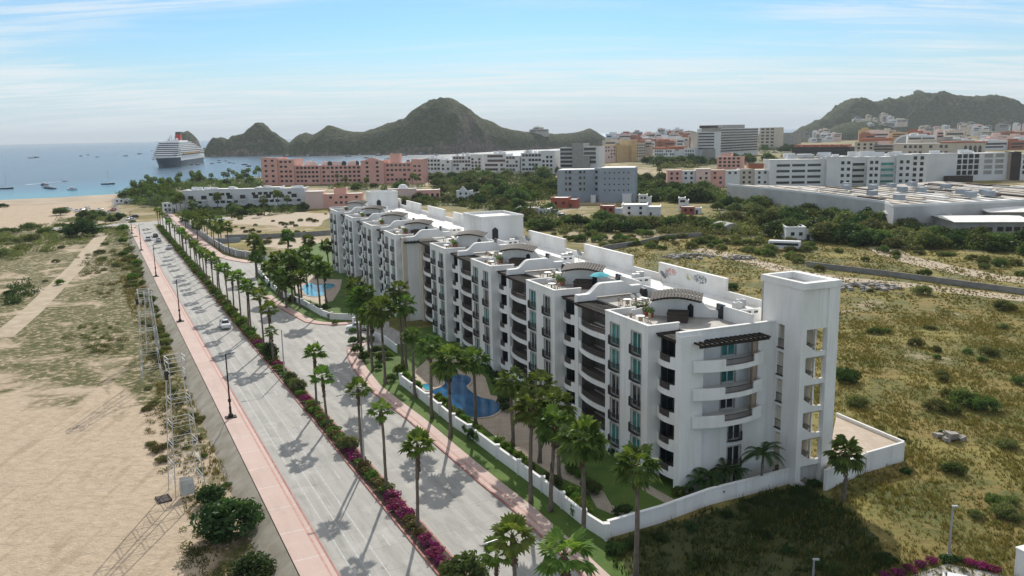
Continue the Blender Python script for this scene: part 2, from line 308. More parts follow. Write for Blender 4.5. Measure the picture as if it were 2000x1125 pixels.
c1 = wt.noise(wt.mapping(cv.outputs[0], (.42, 2.0, 1), (0, 0, R(-16))), 1.3, 10, .64, .8)
c2 = wt.noise(wt.mapping(cv.outputs[0], (.35, .7, 1), (0, 0, R(-8)), (3.1, 1.7, 0)), .7, 5, .55, .4)
cl = wt.math('MULTIPLY', wt.step(c1, .37, .62), wt.step(c2, .33, .53)); veil = wt.math('MULTIPLY', wt.step(c2, .35, .75), .3)
low = wt.math('MULTIPLY', wt.math('SUBTRACT', 1., wt.step(sx.outputs[2], .0, .13)), .85)
cf = wt.math('MAXIMUM', wt.math('MULTIPLY', cl, .8), veil, clamp=True)
hi = wt.math('MULTIPLY', wt.step(sx.outputs[2], .22, .55), .36)
SKYC = wt.mix(low, wt.mix(1., sky.outputs[0], (.50, .71, .83), 'MULTIPLY'), (4.9, 5.9, 6.5)); SKYC = wt.mix(cf, SKYC, (6.9, 7.3, 7.5)); SKYC = wt.mix(hi, SKYC, (7.6, 7.2, 6.7))
wt.l.new(SKYC, bg.inputs[0]); bg.inputs[1].default_value = .12
vs = sc.view_settings; vs.view_transform = 'Standard'; vs.look = 'None'; vs.exposure = .12; vs.gamma = 1; vs.use_curve_mapping = False
sc.render.engine = 'CYCLES'; sc.cycles.max_bounces = 6; sc.cycles.volume_bounces = 0; sc.cycles.transparent_max_bounces = 8; sc.cycles.use_denoising = True
sc.cycles.caustics_reflective = False; sc.cycles.caustics_refractive = False
hz = MB().box(-16000, 16000, -300, 30000, -5, 330).build('haze', None); tag(hz, 'thin pale sea haze in the air over the bay', None, None, 'stuff')
hm = bpy.data.materials.new('air'); hm.use_nodes = True; hn = NT(hm.node_tree); hn.n.remove(hn.n['Principled BSDF'])
pv = hn.new('ShaderNodeVolumePrincipled'); pv.inputs['Density'].default_value = .000058; pv.inputs['Color'].default_value = (.86, .93, 1, 1); pv.inputs['Anisotropy'].default_value = .0
hn.l.new(pv.outputs[0], hn.n['Material Output'].inputs['Volume']); hz.data.materials.append(hm)
# ------------------------------------------------------------------ the setting
def struct(name, mb, m, **k): return tag(mb.build(name, m, **k), None, None, None, 'structure')
LZ = -1.5; SEA = -4.
coast = [G(*p, -2).xy for p in ((-260, 400), (0, 392), (130, 386), (230, 380), (320, 362), (500, 350), (700, 338), (850, 325), (1080, 310))]+[Vector((420, 1900)), Vector((500, 3300)), Vector((6000, 3600))]
gm = MB(); a0, a1 = Vector(NSW(13.2, -60)), Vector(NSW(13.2, 640)); b0, b1 = Vector(NSW(10.9, -60)), Vector(NSW(10.9, 640))
gm.sheet([a0]+[(6000, -300)]+[(6000, 3600)]+[p for p in coast[::-1][1:]if p.x > a1.x]+[a1], 0)
lower = [b0, b1]+[p for p in coast[::-1] if p.x < a1.x]+[(-2600, 600), (-2600, -300)]
gm.sheet(lower, LZ)
struct('ground', gm, M['ground'])
bk = MB(); rn = random.Random(3)
for i in range(175):
    s0, s1 = -60+i*4, -60+i*4+4
    p = [NSW(13.2, s0), NSW(13.2, s1), NSW(10.9, s1), NSW(10.9, s0)]
    bk.add([(p[0][0], p[0][1], .1), (p[1][0], p[1][1], .1), (p[2][0], p[2][1], LZ-.02), (p[3][0], p[3][1], LZ-.02)], [(0, 1, 2, 3)])
struct('embankment', bk, M['bank'])
bm_ = MB()                                                   # beach: a sloping strip of sand down to the sea
cl_ = coast[:10]
for i in range(len(cl_)-1):
    t0 = Vector((-.62, .78)); a, b = cl_[i], cl_[i+1]; zi = LZ if i < 4 else 0
    A0, B0 = a-t0*(75 if i < 4 else 8), b-t0*(75 if i < 4 else 8); A1, B1 = a+t0*14, b+t0*14
    A2, B2 = a, b
    bm_.add([(A0.x, A0.y, zi+.06), (B0.x, B0.y, zi+.06), (B2.x, B2.y, zi+.02), (A2.x, A2.y, zi+.02), (B1.x, B1.y, SEA-.4), (A1.x, A1.y, SEA-.4)], [(0, 1, 2, 3), (3, 2, 4, 5)])
struct('beach', bm_, M['beach'])
se = MB(); se.sheet([(-15900, -250), (15900, -250), (15900, 29500), (-15900, 29500)], SEA); struct('sea', se, M['sea'])
# roads: built in the road's own frame (x across, y along)
def roadframe(name, mb, m): return struct(name, mb, m, rz=RA)
b = MB(); b.sheet([(16.5, -20), (24.3, -20), (24.3, 440), (16.5, 440)], .02); roadframe('road', b, M['road'])
rc = [NS(*p) for p in ((1340, 1320), (1150, 1140), (1084, 1076), (1007, 1003), (935, 944), (860, 879), (800, 825), (763, 796), (717, 759), (690, 722), (680, 702), (677, 684), (700, 668))]
entry = [NS(*p) for p in ((760, 652), (760, 628), (690, 634), (655, 636), (620, 634), (596, 630), (570, 616), (537, 598), (513, 579), (503, 560), (520, 540), (560, 528), (520, 514), (480, 514), (445, 508), (417, 500), (395, 481), (356, 448), (338, 430), (318, 414))]
b = MB(); b.sheet([(26.8, -20)]+rc+entry+[(27.2, 425)], .024); roadframe('service_road', b, M['road'])
b = MB(); b.sheet([(24.0, 425), (60, 425), (60, 440), (-20, 440), (-20, 428), (24.0, 428)], .028); roadframe('cross_street', b, M['road'])
b = MB(); b.box(13.3, 16.3, -20, 425, -.3, .14); roadframe('pavement', b, M['pinkpave'])
b = MB(); b.box(16.3, 16.5, -20, 425, -.3, .15); b.box(24.3, 24.5, -20, 415, -.3, .15); b.box(26.6, 26.8, -20, 415, -.3, .15); roadframe('kerb', b, M['kerb'])
b = MB(); b.box(24.5, 26.6, -20, 415, -.3, .12); roadframe('median', b, M['soil'])
b = MB()
for x, w_ in ((15.7, .22),): b.sheet([(x, -20), (x+w_, -20), (x+w_, 420), (x, 420)], .146)
roadframe('pavement_band', b, M['softband'])
b = MB()
for x in (17.7, 18.9, 20.5): b.sheet([(x, -20), (x+.11, -20), (x+.11, 420), (x, 420)], .026)
for k in range(20): b.sheet([(22.3, k*18), (22.42, k*18), (22.42, k*18+2.5), (22.3, k*18+2.5)], .026)
roadframe('road_markings', b, M['line'])
def offset(pl, d):
    out = []
    for i, p in enumerate(pl):
        t = (Vector(pl[min(i+1, len(pl)-1)])-Vector(pl[max(i-1, 0)])).normalized(); out.append((p[0]+t.y*d, p[1]-t.x*d))
    return out
def strip(mb, a, b_, z0, z1):
    for i in range(len(a)-1): mb.prism([a[i], a[i+1], b_[i+1], b_[i]], z0, z1)
def kerbed(pl, wd, nm):
    o1, o2 = offset(pl, .22), offset(pl, wd)
    k = MB(); strip(k, pl, o1, -.2, .16); roadframe('kerb', k, M['kerb'])
    k = MB(); strip(k, o1, o2, -.2, .14); roadframe(nm, k, M['pinkpave'])
    k = MB(); strip(k, offset(pl, .75), offset(pl, 1.05), .1, .145); roadframe('pavement_band', k, M['softband']); return o2
sw1 = kerbed(rc, 2.25, 'pavement')
sw2 = kerbed(entry[2:9], 2.2, 'pavement')
sw3 = kerbed(entry[13:], 3.2, 'pavement')
def poly(name, px, m, z=.05, zg=0.): b = MB(); b.sheet([G(x, y, zg).xy for x, y in px], z); return struct(name, b, m)
# lawns, decks and paths
BA = R(22.5); B0 = Vector((17.7, 85.0, 0)); LD = Vector((-math.sin(BA), math.cos(BA))); DD = Vector((math.cos(BA), math.sin(BA)))
def BW(x, y): return (B0.x+DD.x*x+LD.x*y, B0.y+DD.y*x+LD.y*y)
rcw = [NSW(*p) for p in sw1]; 
b = MB(); b.sheet([BW(12, -.5), G(1562, 938).xy, G(1385, 985).xy, G(1187, 1050).xy, G(1250, 1160).xy]+rcw[1:-2]+[G(712, 682).xy, G(752, 668).xy, BW(-10, 88), BW(6, 90)], .05); struct('lawn', b, M['lawn'])
poly('lawn', ((513, 576), (537, 592), (570, 610), (596, 624), (640, 629), (760, 626), (760, 560), (640, 470), (520, 500), (500, 545)), M['lawn'], .045)
poly('pool_deck', ((801, 752), (812, 722), (850, 690), (905, 700), (948, 738), (958, 772), (1003, 782), (1045, 832), (1090, 880), (1110, 935), (1075, 925), (1030, 895), (985, 868), (945, 835), (880, 800)), M['deck'], .06)
poly('pool_deck', ((572, 548), (585, 530), (606, 534), (618, 545), (668, 546), (664, 566), (650, 588), (627, 595), (588, 582), (574, 566)), M['deck'], .06)
pth = [G(*p).xy for p in ((1085, 905), (1110, 932), (1150, 950), (1166, 965), (1180, 990), (1215, 1004), (1275, 1014))]
def ribbon(name, pl, w_, z, m): b = MB(); a_, c_ = offset(pl, -w_/2), offset(pl, w_/2); [b.sheet([a_[i], a_[i+1], c_[i+1], c_[i]], z) for i in range(len(pl)-1)]; return struct(name, b, m)
ribbon('path', pth, 1.7, .064, M['path'])
ribbon('path', [BW(-1.8, -3), BW(-2.4, 1.5), BW(-2.6, 5.5)], 1.4, .068, M['path'])
poly('forecourt', ((683, 690), (676, 672), (690, 652), (765, 640), (800, 660), (790, 672), (730, 676), (705, 690)), M['road'], .055)
def track(pts, w_, z=0., m='track', nm='dirt_track'):
    pl = [G(x, y, z).xy for x, y in pts]; ribbon(nm, pl, w_, z+.03, M[m])
track(((2100, 596), (1900, 572), (1760, 556), (1640, 545), (1540, 530), (1430, 500), (1360, 486)), 7)
track(((2100, 560), (1930, 540), (1830, 520), (1750, 500), (1700, 470)), 9)
track(((0, 660), (60, 610), (110, 560), (150, 520), (190, 470), (210, 445), (200, 430)), 5, LZ)
def blob(px, z, seed, m, nm, k=.25, n=28):
    p = [G(x, y, z).xy for x, y in px]; c = sum(p, Vector((0, 0)))/len(p); out = []; r = random.Random(seed)
    for i in range(len(p)):
        for t in (0, .33, .66): q = p[i].lerp(p[(i+1) % len(p)], t); out.append(c+(q-c)*(1+r.uniform(-k, k)*.5))
    b = MB(); b.sheet(out, z+.02); return struct(nm, b, m)
blob(((455, 420), (560, 412), (640, 418), (640, 440), (560, 444), (450, 436)), 0, 1, M['track'], 'sand_patch')
blob(((480, 470), (560, 462), (636, 470), (634, 484), (560, 486), (500, 480)), 0, 2, M['track'], 'sand_patch')
# vegetation that nobody could count: one mesh of grass blades over the vacant field
def grass_field(name, regions, m, seed, label):
    rg = np.random.default_rng(seed); V = []; Fc = 0; allv = []
    for (poly_, dens, h, wd, z, clump) in regions:
        P = np.array(poly_); lo, hi = P.min(0), P.max(0); n = int((hi-lo).prod()*dens)
        q = rg.random((n, 2))*(hi-lo)+lo; ins = np.zeros(n, bool); j = len(P)-1
        for i in range(len(P)):
            c = ((P[i, 1] > q[:, 1]) != (P[j, 1] > q[:, 1])) & (q[:, 0] < (P[j, 0]-P[i, 0])*(q[:, 1]-P[i, 1])/(P[j, 1]-P[i, 1]+1e-9)+P[i, 0]); ins ^= c; j = i
        q = q[ins]
        f1 = np.sin(q[:, 0]*.31+1.7*np.sin(q[:, 1]*.13))*np.sin(q[:, 1]*.27+1.3*np.sin(q[:, 0]*.17))+.6*np.sin(q[:, 0]*.9+q[:, 1]*.7)*np.sin(q[:, 1]*1.1-q[:, 0]*.4)
        keep = rg.random(len(q)) < np.clip(clump+.45*f1, .04, 1); q = q[keep]; f1 = f1[keep]; n = len(q)
        k = 4; q = np.repeat(q, k, 0)+rg.normal(0, .12, (n*k, 2)); n *= k
        hh = h*(.55+.8*rg.random(n))*(1+.35*np.repeat(f1, k)); an = rg.random(n)*6.283; ln = rg.normal(0, .35, (n, 2))*hh[:, None]; w_ = wd*(.6+.8*rg.random(n))
        dx = np.stack([np.cos(an), np.sin(an)], 1)*w_[:, None]/2
        v = np.zeros((n, 3, 3)); v[:, 0, :2] = q-dx; v[:, 1, :2] = q+dx; v[:, 2, :2] = q+ln; v[:, :2, 2] = z; v[:, 2, 2] = z+hh; allv.append(v.reshape(-1, 3))
    v = np.concatenate(allv); n = len(v)//3; me = bpy.data.meshes.new(name); me.vertices.add(len(v)); me.vertices.foreach_set('co', v.ravel())
    me.loops.add(n*3); me.loops.foreach_set('vertex_index', np.arange(n*3)); me.polygons.add(n); me.polygons.foreach_set('loop_start', np.arange(0, n*3, 3)); me.update(); me.materials.append(m)
    return tag(put(name, me), label, None, None, 'stuff')
lushp = [G(*p).xy for p in ((1188, 1058), (1290, 1030), (1385, 995), (1475, 970), (1562, 948), (1640, 985), (1710, 1050), (1740, 1110), (1600, 1180), (1300, 1260), (1210, 1180))]  # outline follows the cast shade: greener grass, also darkened by that shade in colour
b = MB(); b.sheet([c_ for c_ in (lambda P: [sum(P, Vector((0, 0)))/len(P)+(p-sum(P, Vector((0, 0)))/len(P))*(.97+.06*math.sin(i*2.3)) for i, p in enumerate(P)])(lushp)], .03); struct('grass_ground', b, M['lushshade'])
grass_field('grass', [(lushp, 9., .6, .12, 0, .85)], M['lush'], 15, 'lush green grass, its colour darkened with the shade of the near end wall')
fld = [BW(19.5, -1), BW(19.5, 60), (140, 190), (140, 60), (46, 60), (10, 60), (9.5, 73), BW(-3, -12), BW(14, -8)]
far = [BW(19.5, 60), BW(19.5, 110), (60, 330), (330, 330), (330, 120), (140, 60), (140, 190)]
grass_field('grass', [(fld, 6.5, .33, .12, 0, .66), (far, 1.6, .27, .3, 0, .55)], M['grass'], 5, 'tall dry grass over the vacant lot inland of the apartments')
vergel = [NSW(11.4, 20), NSW(11.4, 330), NSW(4, 330), NSW(6.2, 150), NSW(5.6, 80), NSW(5.5, 20)]
sandl = [NSW(4, 120), NSW(4, 330), NSW(-40, 330), NSW(-70, 230), NSW(-50, 150), NSW(-10, 135)]
grass_field('weeds', [(vergel, 5, .38, .13, LZ, .36)], M['grass'], 7, 'dry weeds along the foot of the sloping bank beside the promenade')
# ------------------------------------------------------------------ hills and sea rocks
def hillmesh(name, sil, ybase, zb, label=None, back=1.0, seed=0, depth=1.7, nd=44, ridge=.26):
    sil = sorted(sil); xs = np.linspace(sil[0][0], sil[-1][0], max(24, int((sil[-1][0]-sil[0][0])/2.))); ys = np.interp(xs, [p[0] for p in sil], [p[1] for p in sil])
    mb = MB(); rows = []
    for i, (px, py) in enumerate(zip(xs, ys)):
        yb = ybase(px) if callable(ybase) else ybase
        top = AY(px, py, yb); Hh = max(top.z-zb, 1); row = []; wdt = 30+depth*Hh; top = AY(px, py, yb+wdt*.5); Hh = max(top.z-zb, 1)
        for j in range(nd+1):
            t = j/nd; off = t*2*wdt-wdt*.5+wdt*.5
            pr = math.sin(math.pi*min(1, t))**.75 if t < .5 else math.sin(math.pi*t)**1.1
            x = top.x+(px-1000)/F*(off-wdt)*.0; y = yb-wdt*.5+off
            nz = mnoise.fractal(Vector((x/60+seed, y/60, Hh*.004)), .9, 2.1, 6); n2 = mnoise.ridged_multi_fractal(Vector((x/45, y/130, seed)), .8, 2.2, 5, 1., 2.) if hasattr(mnoise, 'ridged_multi_fractal') else 0
            edge = 1-abs(2*t-1)
            z = zb-2+(Hh+2)*pr*(1+ridge*(nz*1.2+(n2-1)*.35)*(.25+.75*min(1, abs(2*t-1)*2.2)))
            if j in (0, nd): z = zb-3
            y += (nz+.4*(n2-1))*wdt*.16*(edge if t < .5 else 0)
            row.append((x, y, z))
        rows.append(row)
    n = nd+1
    for row in rows: mb.v += row
    for i in range(len(rows)-1):
        for j in range(nd): mb.f.append((i*n+j, (i+1)*n+j, (i+1)*n+j+1, i*n+j+1))
    o = mb.build(name, M['hill'], smooth=False); tag(o, label, None, None, 'structure'); return o
hillmesh('hill', [(556, 299), (567, 279), (582, 266), (597, 259), (612, 262), (622, 258), (632, 252), (643, 246), (655, 248), (668, 252), (690, 257), (712, 258), (735, 251), (757, 243), (775, 236), (790, 231), (803, 220), (817, 209), (830, 199), (845, 195), (862, 194), (880, 194), (893, 200), (910, 210), (925, 222), (945, 233), (965, 241), (985, 249), (1005, 255), (1030, 258), (1060, 259), (1085, 261), (1110, 261), (1125, 260), (1140, 255), (1152, 250), (1163, 256), (1178, 266), (1192, 274), (1203, 279)],
         lambda px: 2020 if px < 900 else 2020+(px-900)*1.6, SEA, 'steep scrub covered headland hill across the bay', seed=2.3, ridge=.15)
hillmesh('sea_rock', [(407, 299), (412, 280), (420, 272), (432, 267), (442, 270), (449, 277), (452, 265), (462, 263), (478, 260), (485, 253), (497, 248), (510, 244), (520, 247), (530, 256), (542, 262), (552, 270), (560, 276), (570, 283), (590, 296)], 2150, SEA, 'jagged brown sea rocks beside the headland', seed=5.1, ridge=.3, depth=1.0)
hillmesh('sea_rock', [(340, 297), (346, 262), (352, 257), (362, 258), (372, 264), (382, 275), (388, 289), (395, 290), (400, 288), (406, 299)], 2350, SEA, 'tall sea rock half hidden behind the cruise ship', seed=8.7, ridge=.3, depth=.9)
hillmesh('hill', [(1545, 262), (1565, 250), (1590, 238), (1612, 226), (1635, 213), (1652, 196), (1668, 190), (1682, 192), (1700, 199), (1720, 198), (1745, 194), (1765, 190), (1785, 187), (1800, 183), (1815, 188), (1835, 183), (1850, 185), (1870, 190), (1895, 191), (1918, 187), (1940, 186), (1960, 192), (1978, 204), (2000, 206), (2060, 212), (2140, 230), (2250, 262)], 3000, 0, 'long green mountain ridge behind the town', seed=1.2, ridge=.22, depth=1.5)
hillmesh('hill', [(1585, 278), (1610, 262), (1635, 246), (1665, 238), (1700, 236), (1735, 246), (1765, 262), (1790, 275)], 2500, 0, 'low green foothill in front of the ridge', seed=4.4, ridge=.15)
hillmesh('hill', [(1190, 282), (1215, 272), (1240, 268), (1270, 268), (1310, 262), (1345, 255), (1380, 262), (1500, 262), (1560, 268), (1600, 280)], 2300, 0, 'low rise under the far white houses', seed=6.4, ridge=.1, depth=3)
# ------------------------------------------------------------------ the apartment building: local x = depth, y = along the long front
rnd = random.Random(11)
BLD = thing('apartment_building', 'long white six storey apartment building with rows of curved balconies and a stair tower', 'apartment building', B0, BA)
ZF = [14.2-3.1*i for i in range(6)]; RZ = 17.3; PZ = 17.9
def holed(mb, fn, us, v0, v1, holes, t):      # a wall panel with openings: fn(u, v, depth) -> point
    U = sorted(set([us[0], us[1]]+[h[0] for h in holes]+[h[1] for h in holes])); V = sorted(set([v0, v1]+[h[2] for h in holes]+[h[3] for h in holes]))
    for i in range(len(U)-1):
        for j in range(len(V)-1):
            cu, cv_ = (U[i]+U[i+1])/2, (V[j]+V[j+1])/2
            if any(h[0] < cu < h[1] and h[2] < cv_ < h[3] for h in holes): continue
            for w_ in (0, t): mb.add([fn(U[i], V[j], w_), fn(U[i+1], V[j], w_), fn(U[i+1], V[j+1], w_), fn(U[i], V[j+1], w_)], [(0, 1, 2, 3)])
    for a, b_, c, d in holes:
        q = [(a, c), (b_, c), (b_, d), (a, d)]
        for k in range(4):
            p, r = q[k], q[(k+1) % 4]; mb.add([fn(p[0], p[1], 0), fn(r[0], r[1], 0), fn(r[0], r[1], t), fn(p[0], p[1], t)], [(0, 1, 2, 3)])
    q = [(us[0], v0), (us[1], v0), (us[1], v1), (us[0], v1)]
    for k in range(4):
        p, r = q[k], q[(k+1) % 4]; mb.add([fn(p[0], p[1], 0), fn(r[0], r[1], 0), fn(r[0], r[1], t), fn(p[0], p[1], t)], [(0, 1, 2, 3)])
# window template: outward is -x, origin at the bottom centre
wb = MB(); W_, H_ = 1.0, 2.5
for y0, y1, z0, z1 in ((-W_-.14, -W_, -.1, H_+.14), (W_, W_+.14, -.1, H_+.14), (-W_, W_, H_, H_+.14), (-W_-.2, W_+.2, -.22, -.1)): wb.box(-.07, .02, y0, y1, z0, z1)
win_me = wb.mesh('window', M['frame'])
jb = MB()
for y0, y1 in ((-W_, -W_+.1), (W_-.1, W_), (-.06, .06)): jb.box(.14, .2, y0, y1, 0, H_)
jb.box(.141, .199, -W_, W_, H_-.1, H_); jb.box(.141, .199, -W_, W_, 0, .1); join_me = jb.mesh('frame', M['joinery'])
pb = MB(); pb.add([(.18, -W_, 0), (.18, W_, 0), (.18, W_, H_), (.18, -W_, H_)], [(0, 3, 2, 1)])
pane_t, pane_d = pb.mesh('pane', M['teal']), pb.mesh('pane', M['darkglass'])
rb = MB(); ww = W_+.1; cur = [(-.08, -ww), (-.42, -ww*.8), (-.5, 0), (-.42, ww*.8), (-.08, ww)]
for z in (.02, .98):
    for i in range(4): rb.bar((cur[i][0], cur[i][1], z), (cur[i+1][0], cur[i+1][1], z), .07)
for i in range(4):
    for t in (0, .25, .5, .75): 
        y = cur[i][1]+(cur[i+1][1]-cur[i][1])*t; x = cur[i][0]+(cur[i+1][0]-cur[i][0])*t; rb.bar((x, y, 0), (x, y, 1), .045)
rb.prism([(-.05, -ww), (-.4, -ww*.8), (-.48, 0), (-.4, ww*.8), (-.05, ww)], -.06, .02); rail_me = rb.mesh('railing', M['iron'])
def window(x, y, z, rz=0., pane=None, rail=True, sc_=(1, 1, 1)):
    o = put('window', win_me, BLD, (x, y, z), rz, sc_); put('frame', join_me, o); put('pane', pane or (pane_t if rnd.random() < .62 else pane_d), o)
    if rail: put('railing', rail_me, o)
    return o
def fx(x0): return lambda u, v, w_: (x0+w_, u, v)      # a wall facing -x
def fy(y0): return lambda u, v, w_: (u, y0+w_, v)      # a wall facing -y
def scurve(n=10): return [(t/n, .5-.5*math.cos(math.pi*t/n)) for t in range(n+1)]
def balcony(xf, ya, yb, bulge, zf, end=.22, solid=False):
    n = 14; L = yb-ya; f = lambda t: xf-.15-bulge*math.sin(math.pi*t)**.8
    mb = MB(); ou = [(f(i/n), ya+L*i/n) for i in range(n+1)]; inn = [(p[0]+.22, p[1]) for p in ou]
    for i in range(n):
        t = (i+.5)/n; hi = zf+(.9 if t < end or t > 1-end else .22)
        mb.prism([ou[i], ou[i+1], inn[i+1], inn[i]], zf-.42, hi)
        mb.prism([inn[i], inn[i+1], (xf+2.4, inn[i+1][1]), (xf+2.4, inn[i][1])], zf-.3, zf)
    o = mb.build('balcony', M['stucco'], BLD)
    fl = MB(); fl.sheet([p for p in inn]+[(xf+1.99, yb-.02), (xf+1.99, ya+.02)], zf+.006); fl.build('floor_shade', M['floorshade'], o)  # sheet over the slab, coloured with the balcony's shade
    r = MB(); a, b_ = int(n*end+.5), n-int(n*end+.5)
    for i in range(a, b_):
        p, q = ou[i], ou[i+1]; p = (p[0]+.1, p[1]); q = (q[0]+.1, q[1])
        r.bar((*p, zf+.95), (*q, zf+.95), .07); r.bar((*p, zf+.35), (*q, zf+.35), .05); r.bar((*p, zf+.62), (*q, zf+.62), .035)
        for t in (0, .34, .67): x = p[0]+(q[0]-p[0])*t; y = p[1]+(q[1]-p[1])*t; r.bar((x, y, zf+.2), (x, y, zf+.95), .035)
    r.build('railing', M['railing'], o); return o
def slider(x, ya, yb, zf, h=2.45):
    mb = MB(); n = max(2, round((yb-ya)/1.15)); mb.box(x-.06, x-.01, ya, yb, zf, zf+h); g = mb.build('sliding_door', M['darkglass'] if rnd.random() < .88 else M['teal'], BLD)
    fr = MB(); 
    for i in range(n+1): y = ya+(yb-ya)*i/n; fr.box(x-.1, x-.055, y-.04, y+.04, zf, zf+h)
    fr.box(x-.1, x-.056, ya, yb, zf+h, zf+h+.08); fr.build('frame', M['railing'] if rnd.random() < .6 else M['joinery'], g)
def pergola(xa, xb, ya, yb, z, n, along='x', drop=0.):
    mb = MB()
    if along == 'x':
        for y in (ya+.15, yb-.15): pass
        for x in (xa+.25, xb-.25): mb.box(x-.09, x+.09, ya, yb, z-.24, z)
        for i in range(n): y = ya+.12+(yb-ya-.24)*i/(n-1); mb.box(xa, xb, y-.09, y+.09, z+.002, z+.17)
    else:
        for y in (ya+.3, yb-.3): mb.box(xa, xb, y-.1, y+.1, z-.26, z)
        for i in range(n): x = xa+.12+(xb-xa-.24)*i/(n-1); mb.box(x-.11, x+.11, ya, yb, z+.002, z+.18)
    return mb.build('pergola', M['wood'], BLD)
def wave(name, fn, L, lo, hi, t, ramps, zb=RZ, parent=None, m='stucco'):   # a wall with an S-curved top; ramps: (u0, u1, z0, z1) pieces
    pts = []
    for u0, u1, z0, z1 in ramps: pts += [(u0+(u1-u0)*a, z0+(z1-z0)*b_) for a, b_ in scurve(8)]
    mb = MB(); o = [(u, z) for u, z in pts]
    for i in range(len(o)-1):
        if o[i+1][0]-o[i][0] < 1e-6: continue
        mb.extr([(o[i][0], zb), (o[i+1][0], zb), o[i+1], o[i]], fn, 0, t)
    return mb.build(name, M[m], parent or BLD)
body = MB()
def unit(y0, P, xf, bay, first, last, k):
    """bay = (start, end) of the projecting window bay, y0 = axis of the party wall on its near side"""
    ya, yb = y0+bay[0], y0+bay[1]; ye = y0+P
    xb = xf-1.4; cols = [ya+(yb-ya)*.255, ya+(yb-ya)*.755]
    hl = [(c-W_, c+W_, z+.05, z+.05+H_) for c in cols for z in ZF]
    wl = MB(); holed(wl, fx(xb), (ya, yb), -.5, PZ, hl, .3)
    wl.box(xb+.302, xf+2.6, ya, ya+.3, -.5, PZ); wl.box(xb+.302, xf+2.6, yb-.3, yb, -.5, PZ)
    wl.box(xb-.06, xb+.36, ya-.06, yb+.06, PZ, PZ+.12)
    wl.box(xb+.36, xf+2.7, ya-.06, ya+.36, PZ, PZ+.12); wl.box(xb+.36, xf+2.7, yb-.36, yb+.06, PZ, PZ+.12)
    o = wl.build('bay_wall', M['stucco'], BLD)
    rd = MB(); rd.box(xb+.3, xf+2.6, ya+.3, yb-.3, RZ-.2, RZ); rd.build('bay_roof', M['terrace'], BLD)
    for c in cols:
        for z in ZF: window(xb, c, z+.05)
    # recesses on both sides of the bay
    rec = []
    rec.append((y0+.5, ya, .4))
    rec.append((yb, ye-.5, .75))
    for q, (a, b_, bg_) in enumerate(rec):
        for i, zf in enumerate(ZF[:5]):
            balcony(xf, a, b_, bg_, zf, .24 if q == 0 else .16)
            L = b_-a
            if q == 0:
                g_ = MB(); g_.box(xf+.35, xf+1.98, b_-.06, b_-.008, zf+.02, zf+2.5); g_ = g_.build('side_door', M['darkglass'], BLD); f_ = MB()
                for xx in (xf+.35, xf+1.12, xf+1.9): f_.box(xx, xx+.07, b_-.09, b_-.062, zf+.02, zf+2.5)
                f_.build('frame', M['railing'], g_)
            slider(xf+(2.0 if q == 0 else 2.4), a+.02, b_-.02 if q == 0 else a+L*.66, zf, 2.62)
        for yy, dd in ((a, .004), (b_, -.004)):
            ip = MB(); ip.box(xf+.3, xf+2.4, min(yy, yy+dd), max(yy, yy+dd), -.5, 16.9); ip.build('recess_side_shade', M['recessshade'], BLD)  # thin panels over the side walls that carry the recess shade
        bw_ = MB(); bw_.box(xf+(2.02 if q == 0 else 2.42), xf+2.599, a+.01, b_-.01, -.5, RZ-.3); bw_.build('recess_wall', M['recessshade'], BLD)
        slider(xf+2.4, a+.3, b_-.3, ZF[5])
        pergola(xf-.9 if q else xf-.4, xf+3.4, a+.05, b_-.05, 17.0, 14 if q else 8, 'x')
    # party wall rising onto the roof
    pw = MB(); 
    pw.box(xf-.25, xf+2.6, y0-.5, y0+.5, -.5, 17.6); pw.build('party_wall', M['stucco'], BLD)
    if not (first and xf == 0): wave('roof_wall', lambda u, v, t: (xf-.25+u, y0-.48+t*.96, v), 9, 0, 0, 1, [(0, 1.4, 18.0, 18.0), (1.4, 3.6, 18.0, 19.3), (3.6, 6.8, 19.3, 19.3), (6.8, 8.2, 19.3, 18.6), (8.2, 9.6, 18.6, 18.6)], zb=17.6 if False else 17.602)
    # mission wall with the arched pergola on the roof terrace
    A_ = Vector((xf+1.6, yb-1.0)); B_ = Vector((xf+10., yb-7.6)); Ld = (B_-A_).length; d = (B_-A_)/Ld; nn = Vector((-d.y, d.x))
    fn = lambda u, v, t: (A_.x+d.x*u+nn.x*t, A_.y+d.y*u+nn.y*t, v)
    mw = wave('mission_wall', fn, Ld, 0, 0, .35, [(0, 1.6, 17.9, 18.2), (1.6, 3.1, 18.2, 19.5), (3.1, Ld/2, 19.5, 19.9), (Ld/2, Ld-3.0, 19.9, 19.5), (Ld-3.0, Ld-1.3, 19.5, 18.3), (Ld-1.3, Ld, 18.3, 18.1)], zb=RZ-.05)
    ap = MB(); u0, u1 = 2.6, Ld-2.5; nr = 15
    arch = lambda u: 19.55+.42*math.sin(math.pi*(u-u0)/(u1-u0))
    for i in range(nr):
        u = u0+(u1-u0)*i/(nr-1); z = arch(u); p = fn(u, z+.0, -2.0); q_ = fn(u, z+.42, 1.1); ap.bar(p, q_, .34, .16)
    for i in range(nr-1):
        for t_ in (-1.7, -.5, .6): 
            za, zb_ = arch(u0+(u1-u0)*i/(nr-1)), arch(u0+(u1-u0)*(i+1)/(nr-1)); e = (t_+2.0)*.135-.14
            ap.bar(fn(u0+(u1-u0)*i/(nr-1), za+e, t_), fn(u0+(u1-u0)*(i+1)/(nr-1), zb_+e, t_), .14, .2)
    ap.build('arched_pergola', M['wood'], BLD)
    dr = MB(); dr.extr([(Ld*.62, RZ), (Ld*.62+.7, RZ), (Ld*.62+.7, 18.6), (Ld*.62+.35, 18.95), (Ld*.62, 18.6)], fn, -.02, -.06); dr.build('arched_window', M['darkglass'], BLD)
